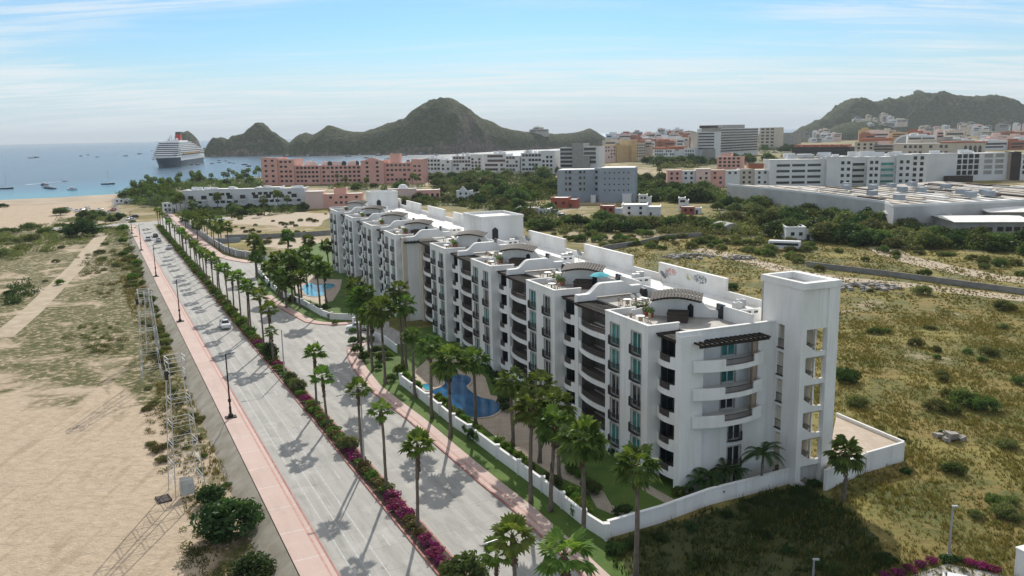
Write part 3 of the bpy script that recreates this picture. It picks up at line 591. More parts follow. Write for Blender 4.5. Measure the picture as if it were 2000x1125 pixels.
    # terrace back wall towards the corridor, with a door
    tb = MB(); tb.box(xf+9.6, xf+9.85, y0+.5, yb-8.2, RZ-.05, 18.9); tb.box(xf+9.6, xf+9.85, yb-6.9, ye-.5, RZ-.05, 18.5)
    tb.box(xf+9.851, xf+13.4, y0+3.6, y0+3.85, RZ-.05, 18.7); tb.build('terrace_wall', M['stucco'], BLD)
    db = MB(); db.box(xf+9.56, xf+9.89, yb-8.2, yb-6.9, RZ, 19.0); db.build('roof_door', M['darkglass'], BLD)
    td = MB(); td.box(xf+2.6, xf+9.6, y0+.5, ye-.5, RZ-.2, RZ+.004); td.build('roof_terrace', M['terrace'], BLD)
    vb = MB(); [vb.box(xf+10.4+i, xf+10.9+i, y0+3.56, y0+3.59, 18.2, 18.45) for i in range(3)]; vb.build('vent_opening', M['darkglass'], BLD)
    # rear parapet: low wall and one raised panel
    rp = MB(); rp.box(17.4, 17.7, y0, ye, RZ-.05, 18.3); rp.build('rear_parapet', M['roofwhite'], BLD)
    rp = MB(); p0, p1 = (y0+P*.655, y0+P*1.33) if not last else (y0+P*.655, ye-.3)
    wv = [(0, .01, 19.8, 19.8), (.01, p1-p0, 19.8, 19.8)]
    rp.box(17.36, 17.74, p0, p1, RZ-.05, 19.8); rp.box(17.30, 17.80, p0-.05, p1+.05, 19.802, 19.95); rp.build('parapet_panel', M['roofwhite'], BLD)
PN, PF = 23.7, 21.7; XF2 = -2.6
for k in range(4): unit(PN*k, PN, 0., (4.2, 13.8), k == 0, k == 3, k)
for k in range(4): unit(97.0+PF*k, PF, XF2, (4.4, 14.7), k == 0, k == 3, k)
YM = PN*4; YE = 97.0+PF*4
bd = MB(); bd.box(2.6, 17.7, 1.7, YM, -.5, RZ-.21); bd.box(XF2+2.6, 17.7, 97.3, YE, -.5, RZ-.21); bd.build('body', M['stucco'], BLD)
rf = MB(); rf.box(9.85, 17.4, .3, YM+2, RZ-.21, RZ); rf.box(XF2+9.85, 17.4, 97.3, YE-.3, RZ-.21, RZ); rf.box(2.6, 9.85, YM-.5, 97.3, RZ-.21, RZ-.002); rf.build('roof', M['roofwhite'], BLD)
# stepped end of the far wing, beige, with square dark windows
w2 = MB(); ha = [(XF2+.0, XF2+1.7, z+.5, z+2.2) for z in ZF[:5]]
holed(w2, fy(96.6), (XF2-1.2, 2.6), -.5, PZ, ha, .35); w2.box(XF2-1.2, XF2-.9, 96.951, 97.6, -.5, PZ); w2.box(-.25, 2.6, YM, 96.6, -.5, 17.6); w2.build('step_wall', M['beige'], BLD)
for z in ZF[:5]:
    q = MB(); q.box(XF2, XF2+1.7, 96.85, 96.9, z+.5, z+2.2); o = q.build('step_window', M['brownwall'], BLD)
    q = MB(); q.box(XF2+.82, XF2+.88, 96.8, 96.849, z+.5, z+2.2); q.box(XF2, XF2+1.7, 96.8, 96.848, z+1.3, z+1.36); q.build('frame', M['wood'], o)
pergola(XF2-.9, 2.3, 95.3, 96.7, 17.0, 9, 'y')
ew = MB(); ew.box(XF2-.3, 17.7, YE, YE+.4, -.5, PZ); ew.build('end_wall', M['stucco'], BLD)
# near end face (y = 0): three curved balconies in a recess, windows below
e = MB(); z3 = ZF[2]-.4
holed(e, fy(0.), (1.2, 12.4), -.5, PZ, [(1.5, 10.2, z3, 16.9), (6.4, 8.2, ZF[3]+.05, ZF[3]+2.4), (6.4, 8.2, ZF[4]+.05, ZF[4]+2.4), (1.5, 2.9, ZF[3]+.5, ZF[3]+2.5), (1.5, 2.9, ZF[4]+.5, ZF[4]+2.5)], .35)
e.box(-.1, 1.2, -.02, .8, -.5, PZ+.02); e.box(-.16, 12.4, -.08, .42, PZ+.022, PZ+.14); e.build('end_wall', M['stucco'], BLD)
e = MB(); holed(e, fy(1.5), (1.2, 10.6), z3, 17.2, [(6.4, 8.3, z+.05, z+2.55) for z in ZF[:3]]+[(1.5, 3.0, z+.05, z+2.5) for z in ZF[:3]], .2); e.box(10.2, 10.5, .352, 1.5, z3, 17.2); e.box(1.2, 10.5, .352, 1.7, 17.2, 17.28)
e.build('recess_wall', M['stucco'], BLD)
for z in ZF[:3]: window(7.35, 1.5, z+.05, R(90), rail=False, sc_=(1, .93, .98))
for z in ZF[3:5]: window(7.3, 0., z+.05, R(90), sc_=(1, .88, .93))
for i, z in enumerate(ZF[:3]):
    q = MB(); q.box(1.5, 3.0, 1.62, 1.68, z, z+2.5); q.build('sliding_door', M['darkglass'], BLD)
    for x in (2.0, 9.55): q = MB(); q.box(x, x+.5, .05, .45, z, z+2.72); q.build('column', M['tan'], BLD)
    n = 16; f = lambda t: -.3-1.5*math.sin(math.pi*(.08+.84*t))**.8
    ou = [(1.2+9.1*j/n, f(j/n)) for j in range(n+1)]; q = MB()
    for j in range(n):
        t = (j+.5)/n; hi = z+(.75 if t < .38 or t > .8 else .0)
        a, b_ = ou[j], ou[j+1]; q.prism([a, b_, (b_[0], b_[1]+.22), (a[0], a[1]+.22)], z-.55, hi+.004); q.prism([(a[0], a[1]+.22), (b_[0], b_[1]+.22), (b_[0], 1.5), (a[0], 1.5)], z-.35, z)
    for x_ in (1.2, 10.1): q.box(x_, x_+.2, -.55, .0, z-.551, z+.75)
    o = q.build('balcony', M['stucco'], BLD); q = MB()
    for j in range(6, 13):
        a, b_ = ou[j], ou[j+1]; q.bar((a[0], a[1]+.1, z+.7), (b_[0], b_[1]+.1, z+.7), .08); q.bar((a[0], a[1]+.1, z+.12), (b_[0], b_[1]+.1, z+.12), .05)
        for t in (0, .25, .5, .75): x = a[0]+(b_[0]-a[0])*t; y = a[1]+(b_[1]-a[1])*t+.1; q.bar((x, y, z), (x, y, z+.7), .05)
    q.build('railing', M['railing'], o)
for z in ZF[3:5]:
    q = MB(); q.box(1.5, 2.9, .3, .34, z+.5, z+2.5); q.build('small_window', M['darkglass'], BLD)
pergola(1.3, 10.3, -1.9, .2, 16.75, 15, 'y')
# stair tower
q = MB(); TY0, TY1, TX0, TX1, TZ = -4.2, 2.4, 12.4, 16.7, 22.2
holed(q, lambda u, v, w_: (TX0+w_, u, v), (TY0, TY1), -.5, TZ, [(-1.55, -.55, z-.9, z+1.7) for z in [ZF[i]+1.9 for i in range(6)]], .3)
q.box(TX0, TX1-.302, TY1-.3, TY1, 17.4, TZ); q.box(TX1-.3, TX1, TY0+.3, TY1, 17.4, TZ); q.box(TX1-.3, TX1, .3, TY1-.31, -.5, 17.4)
ops = [ZF[i]+1.2 for i in range(6)]
q.box(TX0+.301, 13.1, TY0, TY0+.3, -.5, TZ); q.box(15.75, TX1+.5, TY0-.25, TY0+.45, -.5, TZ)
top = ops[0]+2.35; q.box(13.1, 15.75, TY0, TY0+.3, top, TZ)
for i, zb in enumerate(ops):
    zl = ops[i+1]+2.35 if i < 5 else -.5
    q.extr([(13.1, zl), (15.75, zl), (15.75, zb-.15), (14.6, zb-.25), (13.1, zb+.75)], lambda a, b_, t: (a, TY0+t*.3, b_), 0, 1)
for a in ((TX0-.15, TX1+.6, TY0-.35, TY0+.5), (TX0-.15, TX1+.6, TY1-.4, TY1+.15)): q.box(a[0], a[1], a[2], a[3], TZ, TZ+.7)
for a in ((TX0-.15, TX0+.4), (TX1-.35, TX1+.6)): q.box(a[0], a[1], TY0+.5, TY1-.4, TZ, TZ+.7)
q.box(TX0+.4, TX1-.35, TY0+.5, TY1-.4, TZ-.4, TZ-.1)
tw = q.build('stair_tower', M['stucco'], BLD)
q = MB()
for i, zb in enumerate(ops):
    q.box(TX0+.3, TX1-.3, TY0+.3, .2, zb-1.0, zb-.8)
    for s in range(8): q.box(13.2+.2*s, 13.4+.2*s, TY0+.5, TY0+1.45, zb-.8+.16*s, zb-.62+.16*s)
    q.box(12.71, 15.35, TY0+1.5, TY0+1.7, zb-.79, zb+2.1)
q.build('stair_flight', M['dullbeige'], tw)
q = MB(); q.box(15.1, 15.3, TY0+.9, TY0+1.15, -.5, top); q.build('newel_column', M['stucco'], tw)
for i in range(6):
    z = ZF[i]+1.0; q = MB()
    for t in range(6): q.bar((TX0+.05, -1.5+.18*t, z), (TX0+.05, -1.5+.18*t, z+.95), .04)
    q.bar((TX0+.05, -1.55, z+.95), (TX0+.05, -.55, z+.95), .07); q.box(TX0-.12, TX0+.1, -1.6, -.5, z-.1, z+.02); q.build('railing', M['iron'], tw)
# lift and stair blocks on the roof
for (a, b_, c, d, zt, dx) in ((10.2, 19.5, 86.5, 97.5, 21.9, 12.5), (8.4, 16.6, 176, 183, 21.9, 10)):
    q = MB(); q.box(a, b_, c, d, RZ-.05, zt); q.box(a-.1, b_+.1, c-.1, c+.25, zt, zt+.5); q.box(a-.1, a+.25, c+.25, d-.25, zt, zt+.5); q.box(b_-.25, b_+.1, c+.25, d-.25, zt, zt+.5); q.box(a-.1, b_+.1, d-.25, d+.1, zt, zt+.5)
    o = q.build('roof_stair_block', M['stucco'], BLD)
    q = MB(); q.extr([(dx, RZ), (dx+1.3, RZ), (dx+1.3, RZ+2.3), (dx+.65, RZ+2.8), (dx, RZ+2.3)], lambda u, v, t: (u, c-.05+t*.1, v), 0, .9); q.build('doorway', M['black'], o)
# parking podium beside the stair tower
pv_ = [G(x, y, 2.4).xy for x, y in ((1634, 806), (1767, 862), (1690, 884), (1612, 918))]
q = MB(); q.prism(pv_, -.3, 2.0); o = tag(q.build('parking_podium', M['deck']), 'flat beige topped parking podium at the foot of the stair tower', 'podium')
q = MB(); 
for i in range(3):
    a, b_ = pv_[i], pv_[i+1]; n_ = (b_-a).normalized(); n2_ = Vector((n_.y, -n_.x))*.15; e_ = n_*.14
    q.prism([a-n2_+e_*(i > 0), b_-n2_-e_*(i < 2), b_+n2_-e_*(i < 2), a+n2_+e_*(i > 0)], -.3, 2.4)
q.build('podium_wall', M['stucco'], o)
# ---- things standing on the roof terraces and the white roof
def onroof(name, label, cat, x, y, z=RZ+.006, rz=0., group=None): 
    p = BW(x, y); return thing(name, label, cat, (p[0], p[1], z), BA+rz, group)
WHERE = ['nearest the tower']+[nth(i)+' from the tower' for i in range(1, 8)]
tub = MB(); tub.box(-1.15, 1.15, -1.1, 1.1, 0, .95); tub_me = tub.mesh('cabinet', M['brownwall'])
tub = MB(); tub.box(-1.22, 1.22, -1.18, -.02, .952, 1.08); tub.box(-1.22, 1.22, .02, 1.18, .952, 1.08); tubc_me = tub.mesh('cover', M['wood'])
for k in (0, 1, 2, 4, 6):
    u = k if k < 4 else k-4; x0 = 0 if k < 4 else XF2; yb = PN*k+13.8 if k < 4 else 97+PF*u+14.7
    o = onroof('hot_tub', 'covered dark hot tub on the roof terrace '+WHERE[k], 'hot tub', x0+4.6, yb-6.4, rz=R(-38), group='hot tubs on the roof terraces'); put('cabinet', tub_me, o); put('cover', tubc_me, o)
ub = MB(); ub.tube([(0, 0, 0), (0, 0, 2.3)], .035, 6); um_pole = ub.mesh('pole', M['joinery'])
ub = MB(); ub.lathe([(1.5, 1.9), (1.0, 2.12), (.5, 2.3), (.03, 2.42)], 8); um_can = ub.mesh('canopy', M['turq']); ub = MB(); ub.lathe([(1.3, 1.95), (.6, 2.25), (.03, 2.42)], 8); um_can2 = ub.mesh('canopy', M['joinery'])
o = onroof('parasol', 'turquoise parasol on the roof terrace second from the stair tower', 'parasol', 6.3, PN+5.6); put('pole', um_pole, o); put('canopy', um_can, o)
cb = MB(); cb.box(-.25, .25, -.25, .25, .4, .46); seat_me = cb.mesh('seat', M['tan']); cb = MB(); cb.box(.2, .26, -.25, .25, .47, .95); back_me = cb.mesh('backrest', M['tan']); cb = MB(); cb.box(-.03, .03, -.03, .03, 0, .4); cleg_me = cb.mesh('leg', M['tan'])
tb_ = MB(); tb_.lathe([(.02, .72), (.55, .72), (.55, .77), (.02, .77)], 14); tt_me = tb_.mesh('tabletop', M['joinery']); tb_ = MB(); tb_.tube([(0, 0, 0), (0, 0, .72)], .06, 6); tl_me = tb_.mesh('leg', M['iron'])
pt = MB(); pt.lathe([(.02, 0), (.26, 0), (.36, .5), (.30, .5), (.28, .44), (.02, .44)], 12); pot_me = pt.mesh('pot', M['terracotta'])
FOLK = 'chairs on the roof terraces'; r2 = random.Random(4); POTS = []
for k in range(8):
    u = k if k < 4 else k-4; x0 = 0 if k < 4 else XF2; yo = PN*k if k < 4 else 97+PF*u; yb = yo+(13.8 if k < 4 else 14.7)
    spots = [(x0+.4, yb-5.0), (x0+4.0, yb+4.0)] if k < 5 else [(x0+4.0, yb+3.6)]
    for j, (x, y) in enumerate(spots):
        wh = ('by the bay edge, roof terrace ' if j == 0 and len(spots) > 1 else 'behind the pergola, roof terrace ')+WHERE[k]
        t_ = onroof('round_table', 'round white table '+wh, 'table', x, y, group='tables on the roof terraces'); put('tabletop', tt_me, t_); put('leg', tl_me, t_)
        for c in range(3):
            a = c*2.1+k; s = onroof('chair', ['seaward', 'inland', 'middle'][c]+' chair at the white table '+wh, 'chair', x+1.0*math.cos(a), y+1.0*math.sin(a), rz=a, group=FOLK)
            put('seat', seat_me, s); put('backrest', back_me, s)
            for lx in (-.21, .21):
                for ly in (-.21, .21): put('leg', cleg_me, s, (lx, ly, 0))
    for j in range(4):
        POTS.append((x0+(2.9 if j < 2 else 8.9), yb-2.2-j*1.1 if j < 2 else yb+2.+1.6*(j-2), ['in the bay corner', 'by the mission wall', 'by the back wall', 'behind the pergola'][j]+', roof terrace '+WHERE[k]))
def acunit(x, y, lab):
    o = onroof('air_conditioner', lab, 'air conditioner', x, y, group='air conditioners on the white roof'); q = MB(); q.box(-.5, .5, -.4, .4, .1, 1.0); q.box(-.45, -.3, -.35, .35, 0, .1); q.box(.3, .45, -.35, .35, 0, .1); q.build('cabinet', M['steel'], o)
    q = MB(); q.lathe([(.02, 1.02), (.32, 1.02), (.34, 1.0)], 14); q.build('fan_grille', M['black'], o)
for k in range(4):
    for j in range(2): acunit(14.2+1.5*j, PN*k+9+1.3*j, ['inner', 'outer'][j]+' grey air conditioner of the pair behind the roof terrace '+WHERE[k])
dish = MB(); dish.lathe([(.02, 0), (.3, .05), (.55, .16), (.7, .3)], 14)
dm = dish.mesh('dish', M['steel']); db_ = MB(); db_.tube([(0, 0, 0), (0, 0, 1.0)], .04, 6); dpole = db_.mesh('mast', M['steel'])
for k, (x, y) in enumerate(((16.6, 29.5), (16.4, 55.5), (16.6, 78.5))):
    o = onroof('satellite_dish', 'grey satellite dish by the parapet panel '+['nearest the stair tower', 'midway along the roof', 'nearest the roof stair block'][k], 'satellite dish', x, y, group='satellite dishes on the roof'); put('mast', dpole, o); d_ = put('dish', dm, o, (0, 0, 1.0)); d_.rotation_euler = (R(55), 0, R(40))
# painted fish emblems on the parapet panel nearest the tower
def emblem(y, z, ry, rz_, m, lab):
    q = MB(); n = 18; out = [(ry*math.cos(2*math.pi*i/n), rz_*math.sin(2*math.pi*i/n)) for i in range(n)]
    q.extr(out, lambda a, b_, t: (17.335-.012*t, y+a, z+b_), 0, 1); return q.build('painted_emblem', m, BLD)
M['fish1'] = mat('painted_fish', (.62, .34, .29), (.74, .66, .62), 3.2, .8, lo=.45, hi=.55); M['fish2'] = mat('painted_fish_dark', (.16, .17, .18), (.66, .66, .64), 3.0, .8, lo=.45, hi=.55); M['fish3'] = mat('painted_coral', (.42, .40, .16), (.72, .71, .66), 2.4, .8, lo=.42, hi=.5)
emblem(28.2, 19.0, 1.3, .5, M['fish1'], ''); emblem(23.8, 18.9, 1.0, .45, M['fish3'], ''); emblem(21.2, 19.0, 1.6, .62, M['fish2'], '')

lb = MB(); lb.box(-.9, .4, -.32, .32, .28, .36); lg_bed = lb.mesh('bed', M['joinery']); lb = MB(); lb.add([(.4, -.32, .36), (.95, -.32, .75), (.95, .32, .75), (.4, .32, .36)], [(0, 1, 2, 3)]); lb.add([(.4, -.32, .30), (.95, -.32, .69), (.95, .32, .69), (.4, .32, .30)], [(3, 2, 1, 0)]); lg_back = lb.mesh('backrest', M['joinery']); lb = MB(); lb.box(-.03, .03, -.03, .03, 0, .28); lg_leg = lb.mesh('leg', M['iron'])
def lounger(x, y, z, rz, lab, grp, mats=None):
    p = BW(x, y); o = thing('sun_lounger', lab, 'sun lounger', (p[0], p[1], z), BA+rz, grp); put('bed', lg_bed, o); put('backrest', lg_back, o)
    for a in (-.8, .35):
        for c in (-.27, .27): put('leg', lg_leg, o, (a, c, 0))
for k in range(8):
    u = k if k < 4 else k-4; x0 = 0 if k < 4 else XF2; yo = PN*k if k < 4 else 97+PF*u; yb = yo+(13.8 if k < 4 else 14.7)
    for j in range(2): lounger(x0+6.3+1.1*j, yb+5.6+.3*j, RZ+.006, R(100), ['seaward', 'inland'][j]+' white sun lounger behind the pergola, roof terrace '+WHERE[k], 'sun loungers on the roof terraces')
    o = onroof('planter_box', 'dark planter box with low shrubs, roof terrace '+WHERE[k], 'planter', x0+4.2, yb+1.2, group='planter boxes on the roof terraces'); q = MB(); q.box(-1.6, 1.6, -.25, .25, 0, .5); q.build('box', M['brownwall'], o); PLB = globals().setdefault('PLB', []); PLB.append(o)
    o = onroof('storage_chest', 'grey storage chest by the back wall, roof terrace '+WHERE[k], 'chest', x0+9.0, yb-4.5, group='storage chests on the roof terraces'); q = MB(); q.box(-.4, .4, -.9, .9, 0, .75); q.build('chest', M['concrete'], o); q = MB(); q.box(-.45, .45, -.95, .95, .752, .84); q.build('lid', M['wood'], o)
    o = onroof('barbecue', 'black barbecue grill in the open corner, roof terrace '+WHERE[k], 'barbecue', x0+8.6, yb+7.6, group='barbecues on the roof terraces'); q = MB(); q.box(-.3, .3, -.55, .55, .1, .85); q.build('cart', M['black'], o); q = MB(); q.tube([(0, -.5, .95), (0, .5, .95)], .28, 10); q.build('hood', M['black'], o)
# ------------------------------------------------------------------ pools, walls
def pool(name, px, m, label, z=.07):
    P = [G(x, y).xy for x, y in px]
    def cr(p, n=4):
        out = []; k = len(p)
        for i in range(k):
            a, b_, c, d = p[i-1], p[i], p[(i+1) % k], p[(i+2) % k]
            for t in range(n): t /= n; out.append(.5*((2*b_)+(c-a)*t+(2*a-5*b_+4*c-d)*t*t+(3*b_-a-3*c+d)*t**3))
        return out
    P = cr(P); c = sum(P, Vector((0, 0)))/len(P); k = len(P); ar = sum(P[i].x*P[(i+1) % k].y-P[(i+1) % k].x*P[i].y for i in range(k)); sgn = 1 if ar > 0 else -1
    o = thing(name, label, 'swimming pool', (c.x, c.y, 0)); L = [p-c for p in P]; out = offset(L+[L[0]], .38*sgn)[:-1]
    q = MB(); q.sheet(L, z+.03); q.build('water', m, o); q = MB()
    for i in range(k): q.prism([L[i], L[(i+1) % k], out[(i+1) % k], out[i]], 0, z+.09)
    q.build('rim', M['deck'], o); return o
Z5 = lambda x, y: (780+x*.2311, 640+y*.2311); Z3 = lambda x, y: (480+x*.1956, 440+y*.1956); Z6 = lambda x, y: (940+x*.32, 700+y*.32); Z4 = lambda x, y: (660+x*.2133, 520+y*.2133)
pool('swimming_pool', [Z5(*p) for p in ((330, 435), (420, 405), (500, 400), (575, 412), (608, 442), (590, 480), (568, 505), (620, 555), (700, 598), (800, 620), (852, 655), (855, 695), (800, 742), (700, 766), (590, 762), (520, 735), (440, 662), (380, 612), (300, 575), (272, 548), (300, 525), (365, 500), (385, 465))], M['pool'], 'deep blue free form swimming pool behind the white wall')
pool('swimming_pool', [Z3(*p) for p in ((572, 610), (640, 578), (720, 600), (800, 585), (882, 592), (880, 620), (795, 655), (800, 690), (710, 716), (610, 702), (568, 650))], M['poollight'], 'pale turquoise swimming pool on the far deck among palms')
pool('hot_pool', [Z5(*p) for p in ((188, 490), (230, 480), (275, 488), (268, 525), (235, 540), (200, 512))], M['poollight'], 'small round turquoise spa pool beside the deep blue pool')
def wall(label, pts, h, th, m='stucco', name='boundary_wall', piers=0., z=0., copm=None, frame=False):
    P = [Vector(p) for p in pts]; c = P[0]; o = thing(name, label, 'wall', (c.x, c.y, z)); P = [p-c for p in P]
    a, b_ = offset(P, -th/2), offset(P, th/2); q = MB(); strip(q, a, b_, -.4, h); q.build('wall_run', M[m], o)
    a, b_ = offset(P, -th/2-.05), offset(P, th/2+.05); q = MB(); strip(q, a, b_, h+.003, h+.1); q.build('coping', M[copm or m], o)
    if piers:
        for i in range(len(P)-1):
            L = (P[i+1]-P[i]).length; n = max(1, round(L/piers))
            for k in range(n+(i == len(P)-2)):
                p = P[i].lerp(P[i+1], k/n); q = MB(); q.box(-.24, .24, -.24, .24, -.4, h+.25); q.box(-.3, .3, -.3, .3, h+.251, h+.36); put('pier', q.mesh('pier', M[copm or m]), o, (p.x, p.y, 0))
    return o
W0 = [G(*p).xy for p in ((1185, 1056), (1141, 1028), (1060, 961), (972, 896), (919, 855), (886, 833), (836, 791), (783, 751))]
wall('white garden wall with piers along the right hand pavement', W0, 1.5, .25, piers=6)
wall('stepped white wall closing the near end of the garden', [G(*p).xy for p in ((1187, 1050), (1290, 1020), (1385, 985), (1475, 962), (1562, 938), (1612, 932))], 1.7, .3)
wall('low white wall curving round the far pool deck', [G(*p).xy for p in ((505, 532), (524, 556), (548, 578), (592, 596), (628, 617), (648, 624), (700, 626))], 1.3, .25, piers=7)
wall('white entrance screen wall beside the parked white car', [G(*p).xy for p in ((728, 662), (752, 672), (775, 690))], 1.5, .25)
wall('white gabled wall between the entrance and the lawn', [G(*p).xy for p in ((690, 640), (735, 620), (790, 618))], 2.0, .3)
wall('pale grey garden wall round the far palm compound', [G(*p).xy for p in ((352, 432), (380, 452), (402, 467), (422, 481), (440, 492), (462, 500), (500, 506), (520, 508))], 2.0, .25, 'concrete', piers=5, copm='whitewall')
wall('long grey block wall across the sandy lot behind the palms', [G(*p).xy for p in ((440, 468), (520, 466), (600, 462), (650, 458))], 1.8, .25, 'blockwall')
wall('blue painted low wall inside the far compound', [G(*p).xy for p in ((415, 474), (445, 474), (470, 472))], 1.6, .3, 'greywall')
wall('long grey block wall bordering the sandy track inland', [G(*p).xy for p in ((1575, 520), (1640, 528), (1740, 540), (1850, 555), (2050, 582))], 1.3, .3, 'blockwall')
wall('grey block wall along the scrub behind the apartments', [G(*p).xy for p in ((1180, 488), (1250, 478), (1300, 466), (1370, 462))], 1.4, .3, 'blockwall')
# ------------------------------------------------------------------ palms
def fan_crown(name, n, rad, m, seed, up=.35, droop=.5, fan=1.0, spread=1.0):
    """palmate leaves on arching stalks round the origin"""
    r = random.Random(seed); mb = MB()
    for i in range(n):
        a = i*2.39996+r.uniform(-.3, .3); el = (1.35-1.9*((i+.5)/n)**.85*spread)+r.uniform(-.15, .15)
        L = rad*r.uniform(.50, .66); d = Vector((math.cos(a)*math.cos(el), math.sin(a)*math.cos(el), math.sin(el))); sag = Vector((0, 0, -.16*L*math.cos(el)))
        p0 = d*.1; p1 = d*L*.6; p2 = d*L+sag; side = Vector((-math.sin(a), math.cos(a), 0))
        w_ = .05*rad*.35
        for q0, q1 in ((p0, p1), (p1, p2)): mb.add([q0-side*w_, q0+side*w_, q1+side*w_*.7, q1-side*w_*.7], [(0, 1, 2, 3)])
        dd = (p2-p1).normalized(); up_ = side.cross(dd); fr = rad*fan*r.uniform(.52, .66); ns = 12
        tilt = r.uniform(-.25, .25)
        for k in range(ns):
            t = (k/(ns-1)-.5)*2; an = t*1.75; v = dd*math.cos(an)+side*math.sin(an)+up_*(.28*abs(t)+tilt*t); v.normalize()
            ln = fr*(1-.28*abs(t))*r.uniform(.85, 1.1); s2 = v.cross(up_).normalized()*fr*.135
            mid = p2+v*ln*.62; tip = p2+v*ln+Vector((0, 0, -ln*droop*r.uniform(.15, .6)))
            b0 = p2+v*ln*.05
            mb.add([b0, mid-s2+up_*.02, tip, mid+s2+up_*.02], [(0, 1, 2, 3)])
    return mb.mesh(name, m)
def skirt_mesh(rad, ln, seed, n=60):
    r = random.Random(seed); mb = MB()
    for i in range(n):
        a = r.uniform(0, 6.283); z = -r.uniform(0, ln); ro = rad*r.uniform(.7, 1.35)*(1-.35*(-z/ln)); d = Vector((math.cos(a), math.sin(a), 0)); s = Vector((-d.y, d.x, 0))*r.uniform(.06, .13); l2 = r.uniform(.35, .7)
        p = d*ro*.5+Vector((0, 0, z)); q = d*ro*1.15+Vector((0, 0, z-l2*.55)); e = d*ro*.95+Vector((0, 0, z-l2))
        mb.add([p-s*.6, p+s*.6, q+s, q-s], [(0, 1, 2, 3)]); mb.add([q-s, q+s, e+s*.4, e-s*.4], [(0, 1, 2, 3)])
    mb.lathe([(rad*.62, .1), (rad*.8, -.15*ln), (rad*.7, -.6*ln), (rad*.35, -ln)], 9)
    return mb.mesh('dead_frond_skirt', M['skirt'])
def trunk_mesh(r0, r1, seed, m, bend=.0):
    r = random.Random(seed); pts = []; rad = []
    for i in range(13): t = i/12; pts.append((bend*t*t*2+.04*math.sin(t*7+seed), .03*math.cos(t*5+seed), t)); rad.append((r0*1.5 if i == 0 else r0+(r1-r0)*t)*r.uniform(.93, 1.09))
    return MB().tube(pts, rad, 9).mesh('trunk', m, True)
# a trunk mesh is one metre tall and is stretched to the palm's height
PALM_V = []
for v in range(4): PALM_V.append((trunk_mesh(.24, .17, v, M['bark'], .1*v-.1), fan_crown('crown', 24+3*v, 2.1+.14*v, M['palm'], 40+v, droop=.6), skirt_mesh(.42, 1.5+.4*v, v), ))
PALM_M = []
for v in range(4): PALM_M.append((trunk_mesh(.19, .13, 9+v, M['bark'], .06*v-.08), fan_crown('crown', 13+2*v, 1.75+.12*v, M['palmbright'], 70+v, droop=.35, fan=1.15, spread=.78), skirt_mesh(.34, 1.5+.7*v, 20+v)))
PALM_F = [(trunk_mesh(.2, .14, 30+v, M['bark'], .1*v), fan_crown('crown', 22, 2.3, M['palm'], 90+v, droop=.7), None) for v in range(2)]
def palm(kind, v, x, y, h, label, group, z=0., s=1., rz=None, cat='palm'):
    tr, cr, sk = kind[v % len(kind)]; o = thing('fan_palm', label, cat, (x, y, z), 0, group); rz = rnd.uniform(0, 6.28) if rz is None else rz; o.rotation_euler = (rnd.gauss(0, .022), rnd.gauss(0, .022), 0)
    put('trunk', tr, o, (0, 0, -.1), rz, (1, 1, h+.1)); bx = tr.vertices[12*9].co; tx = sum((tr.vertices[12*9+k].co for k in range(9)), Vector())/9
    cz = Matrix.Rotation(rz, 3, 'Z')@Vector((tx.x, tx.y, 0))
    put('crown', cr, o, (cz.x, cz.y, h), rz+1, s)
    if sk: put('dead_frond_skirt', sk, o, (cz.x, cz.y, h-.05), rz, s)
    return o
MEDP = [(43, 11.9, 1.25), (51.2, 9.7, 1.0), (55.9, 5.6, .8), (73.7, 8.7, 1.0), (83.2, 9.6, .95), (92.5, 9.6, 1.), (107.6, 7.2, .95), (115.6, 8.6, .9), (145.8, 5.2, .9), (149.5, 8.7, 1.1), (155.8, 10.2, 1.), (168.2, 10, 1.05), (169.5, 9, .9), (180.7, 10.2, 1.05), (190, 8.6, .9), (196.5, 9.6, 1.), (211, 8, .9), (217, 8.8, .9), (223.5, 9, 1.), (236, 8, .95), (243, 8.4, .9), (250, 7.4, .95), (258, 8.2, .95), (266, 7.5, .9), (280, 8, .9), (288, 7.5, .9), (295, 8.7, .9), (304, 7.8, .9), (312, 7.6, .9), (325.5, 7.6, .9), (340, 7.8, .9), (354, 7.2, .9), (368, 7.8, .95), (383, 7.6, .9), (398, 8, .95), (411, 7.5, .9)]
for i, (s, h, c) in enumerate(MEDP):
    p = NSW(25.6+rnd.uniform(-.3, .3), s); palm(PALM_M, i, p[0], p[1], h, ['tall', 'slim', 'shaggy'][i % 3]+' fan palm in the road median, '+nth(i)+' from the near end', 'fan palms along the road median', .1, c*rnd.uniform(.8, .95))
def pal(crown, base, label, s=1., kind=None, v=None, gz=0., group='fan palms in the garden'):
    b_ = G(*base, gz); h = HT(b_, crown[1])-gz
    return palm(kind or PALM_V, v if v is not None else rnd.randrange(4), b_.x, b_.y, max(2.5, h-.2), label, group, gz, s)
GP = [((1129, 852), (1139, 1060), .98), ((1068, 825), (1075, 1000), .95), ((1026, 792), (1036, 982), 1.05), ((1100, 788), (1093, 943), .95), ((1052, 750), (1054, 905), .95), ((994, 740), (1002, 872), 1.05), ((928, 697), (930, 830), 1.05), ((872, 702), (880, 855), 1.08), ((835, 672), (844, 818), 1.05), ((808, 652), (810, 778), .8), ((796, 594), (793, 722), 1.1), ((782, 565), (786, 712), 1.05), ((752, 601), (753, 750), 1.1), ((728, 614), (728, 724), 1.0), ((698, 582), (706, 688), 1.1), ((717, 568), (721, 690), 1.0), ((681, 556), (700, 670), 1.0)]
for i, (c, b_, s) in enumerate(GP): pal(c, b_, 'full crowned fan palm in the apartment garden, '+nth(i)+' counting from the near wall corner', s)
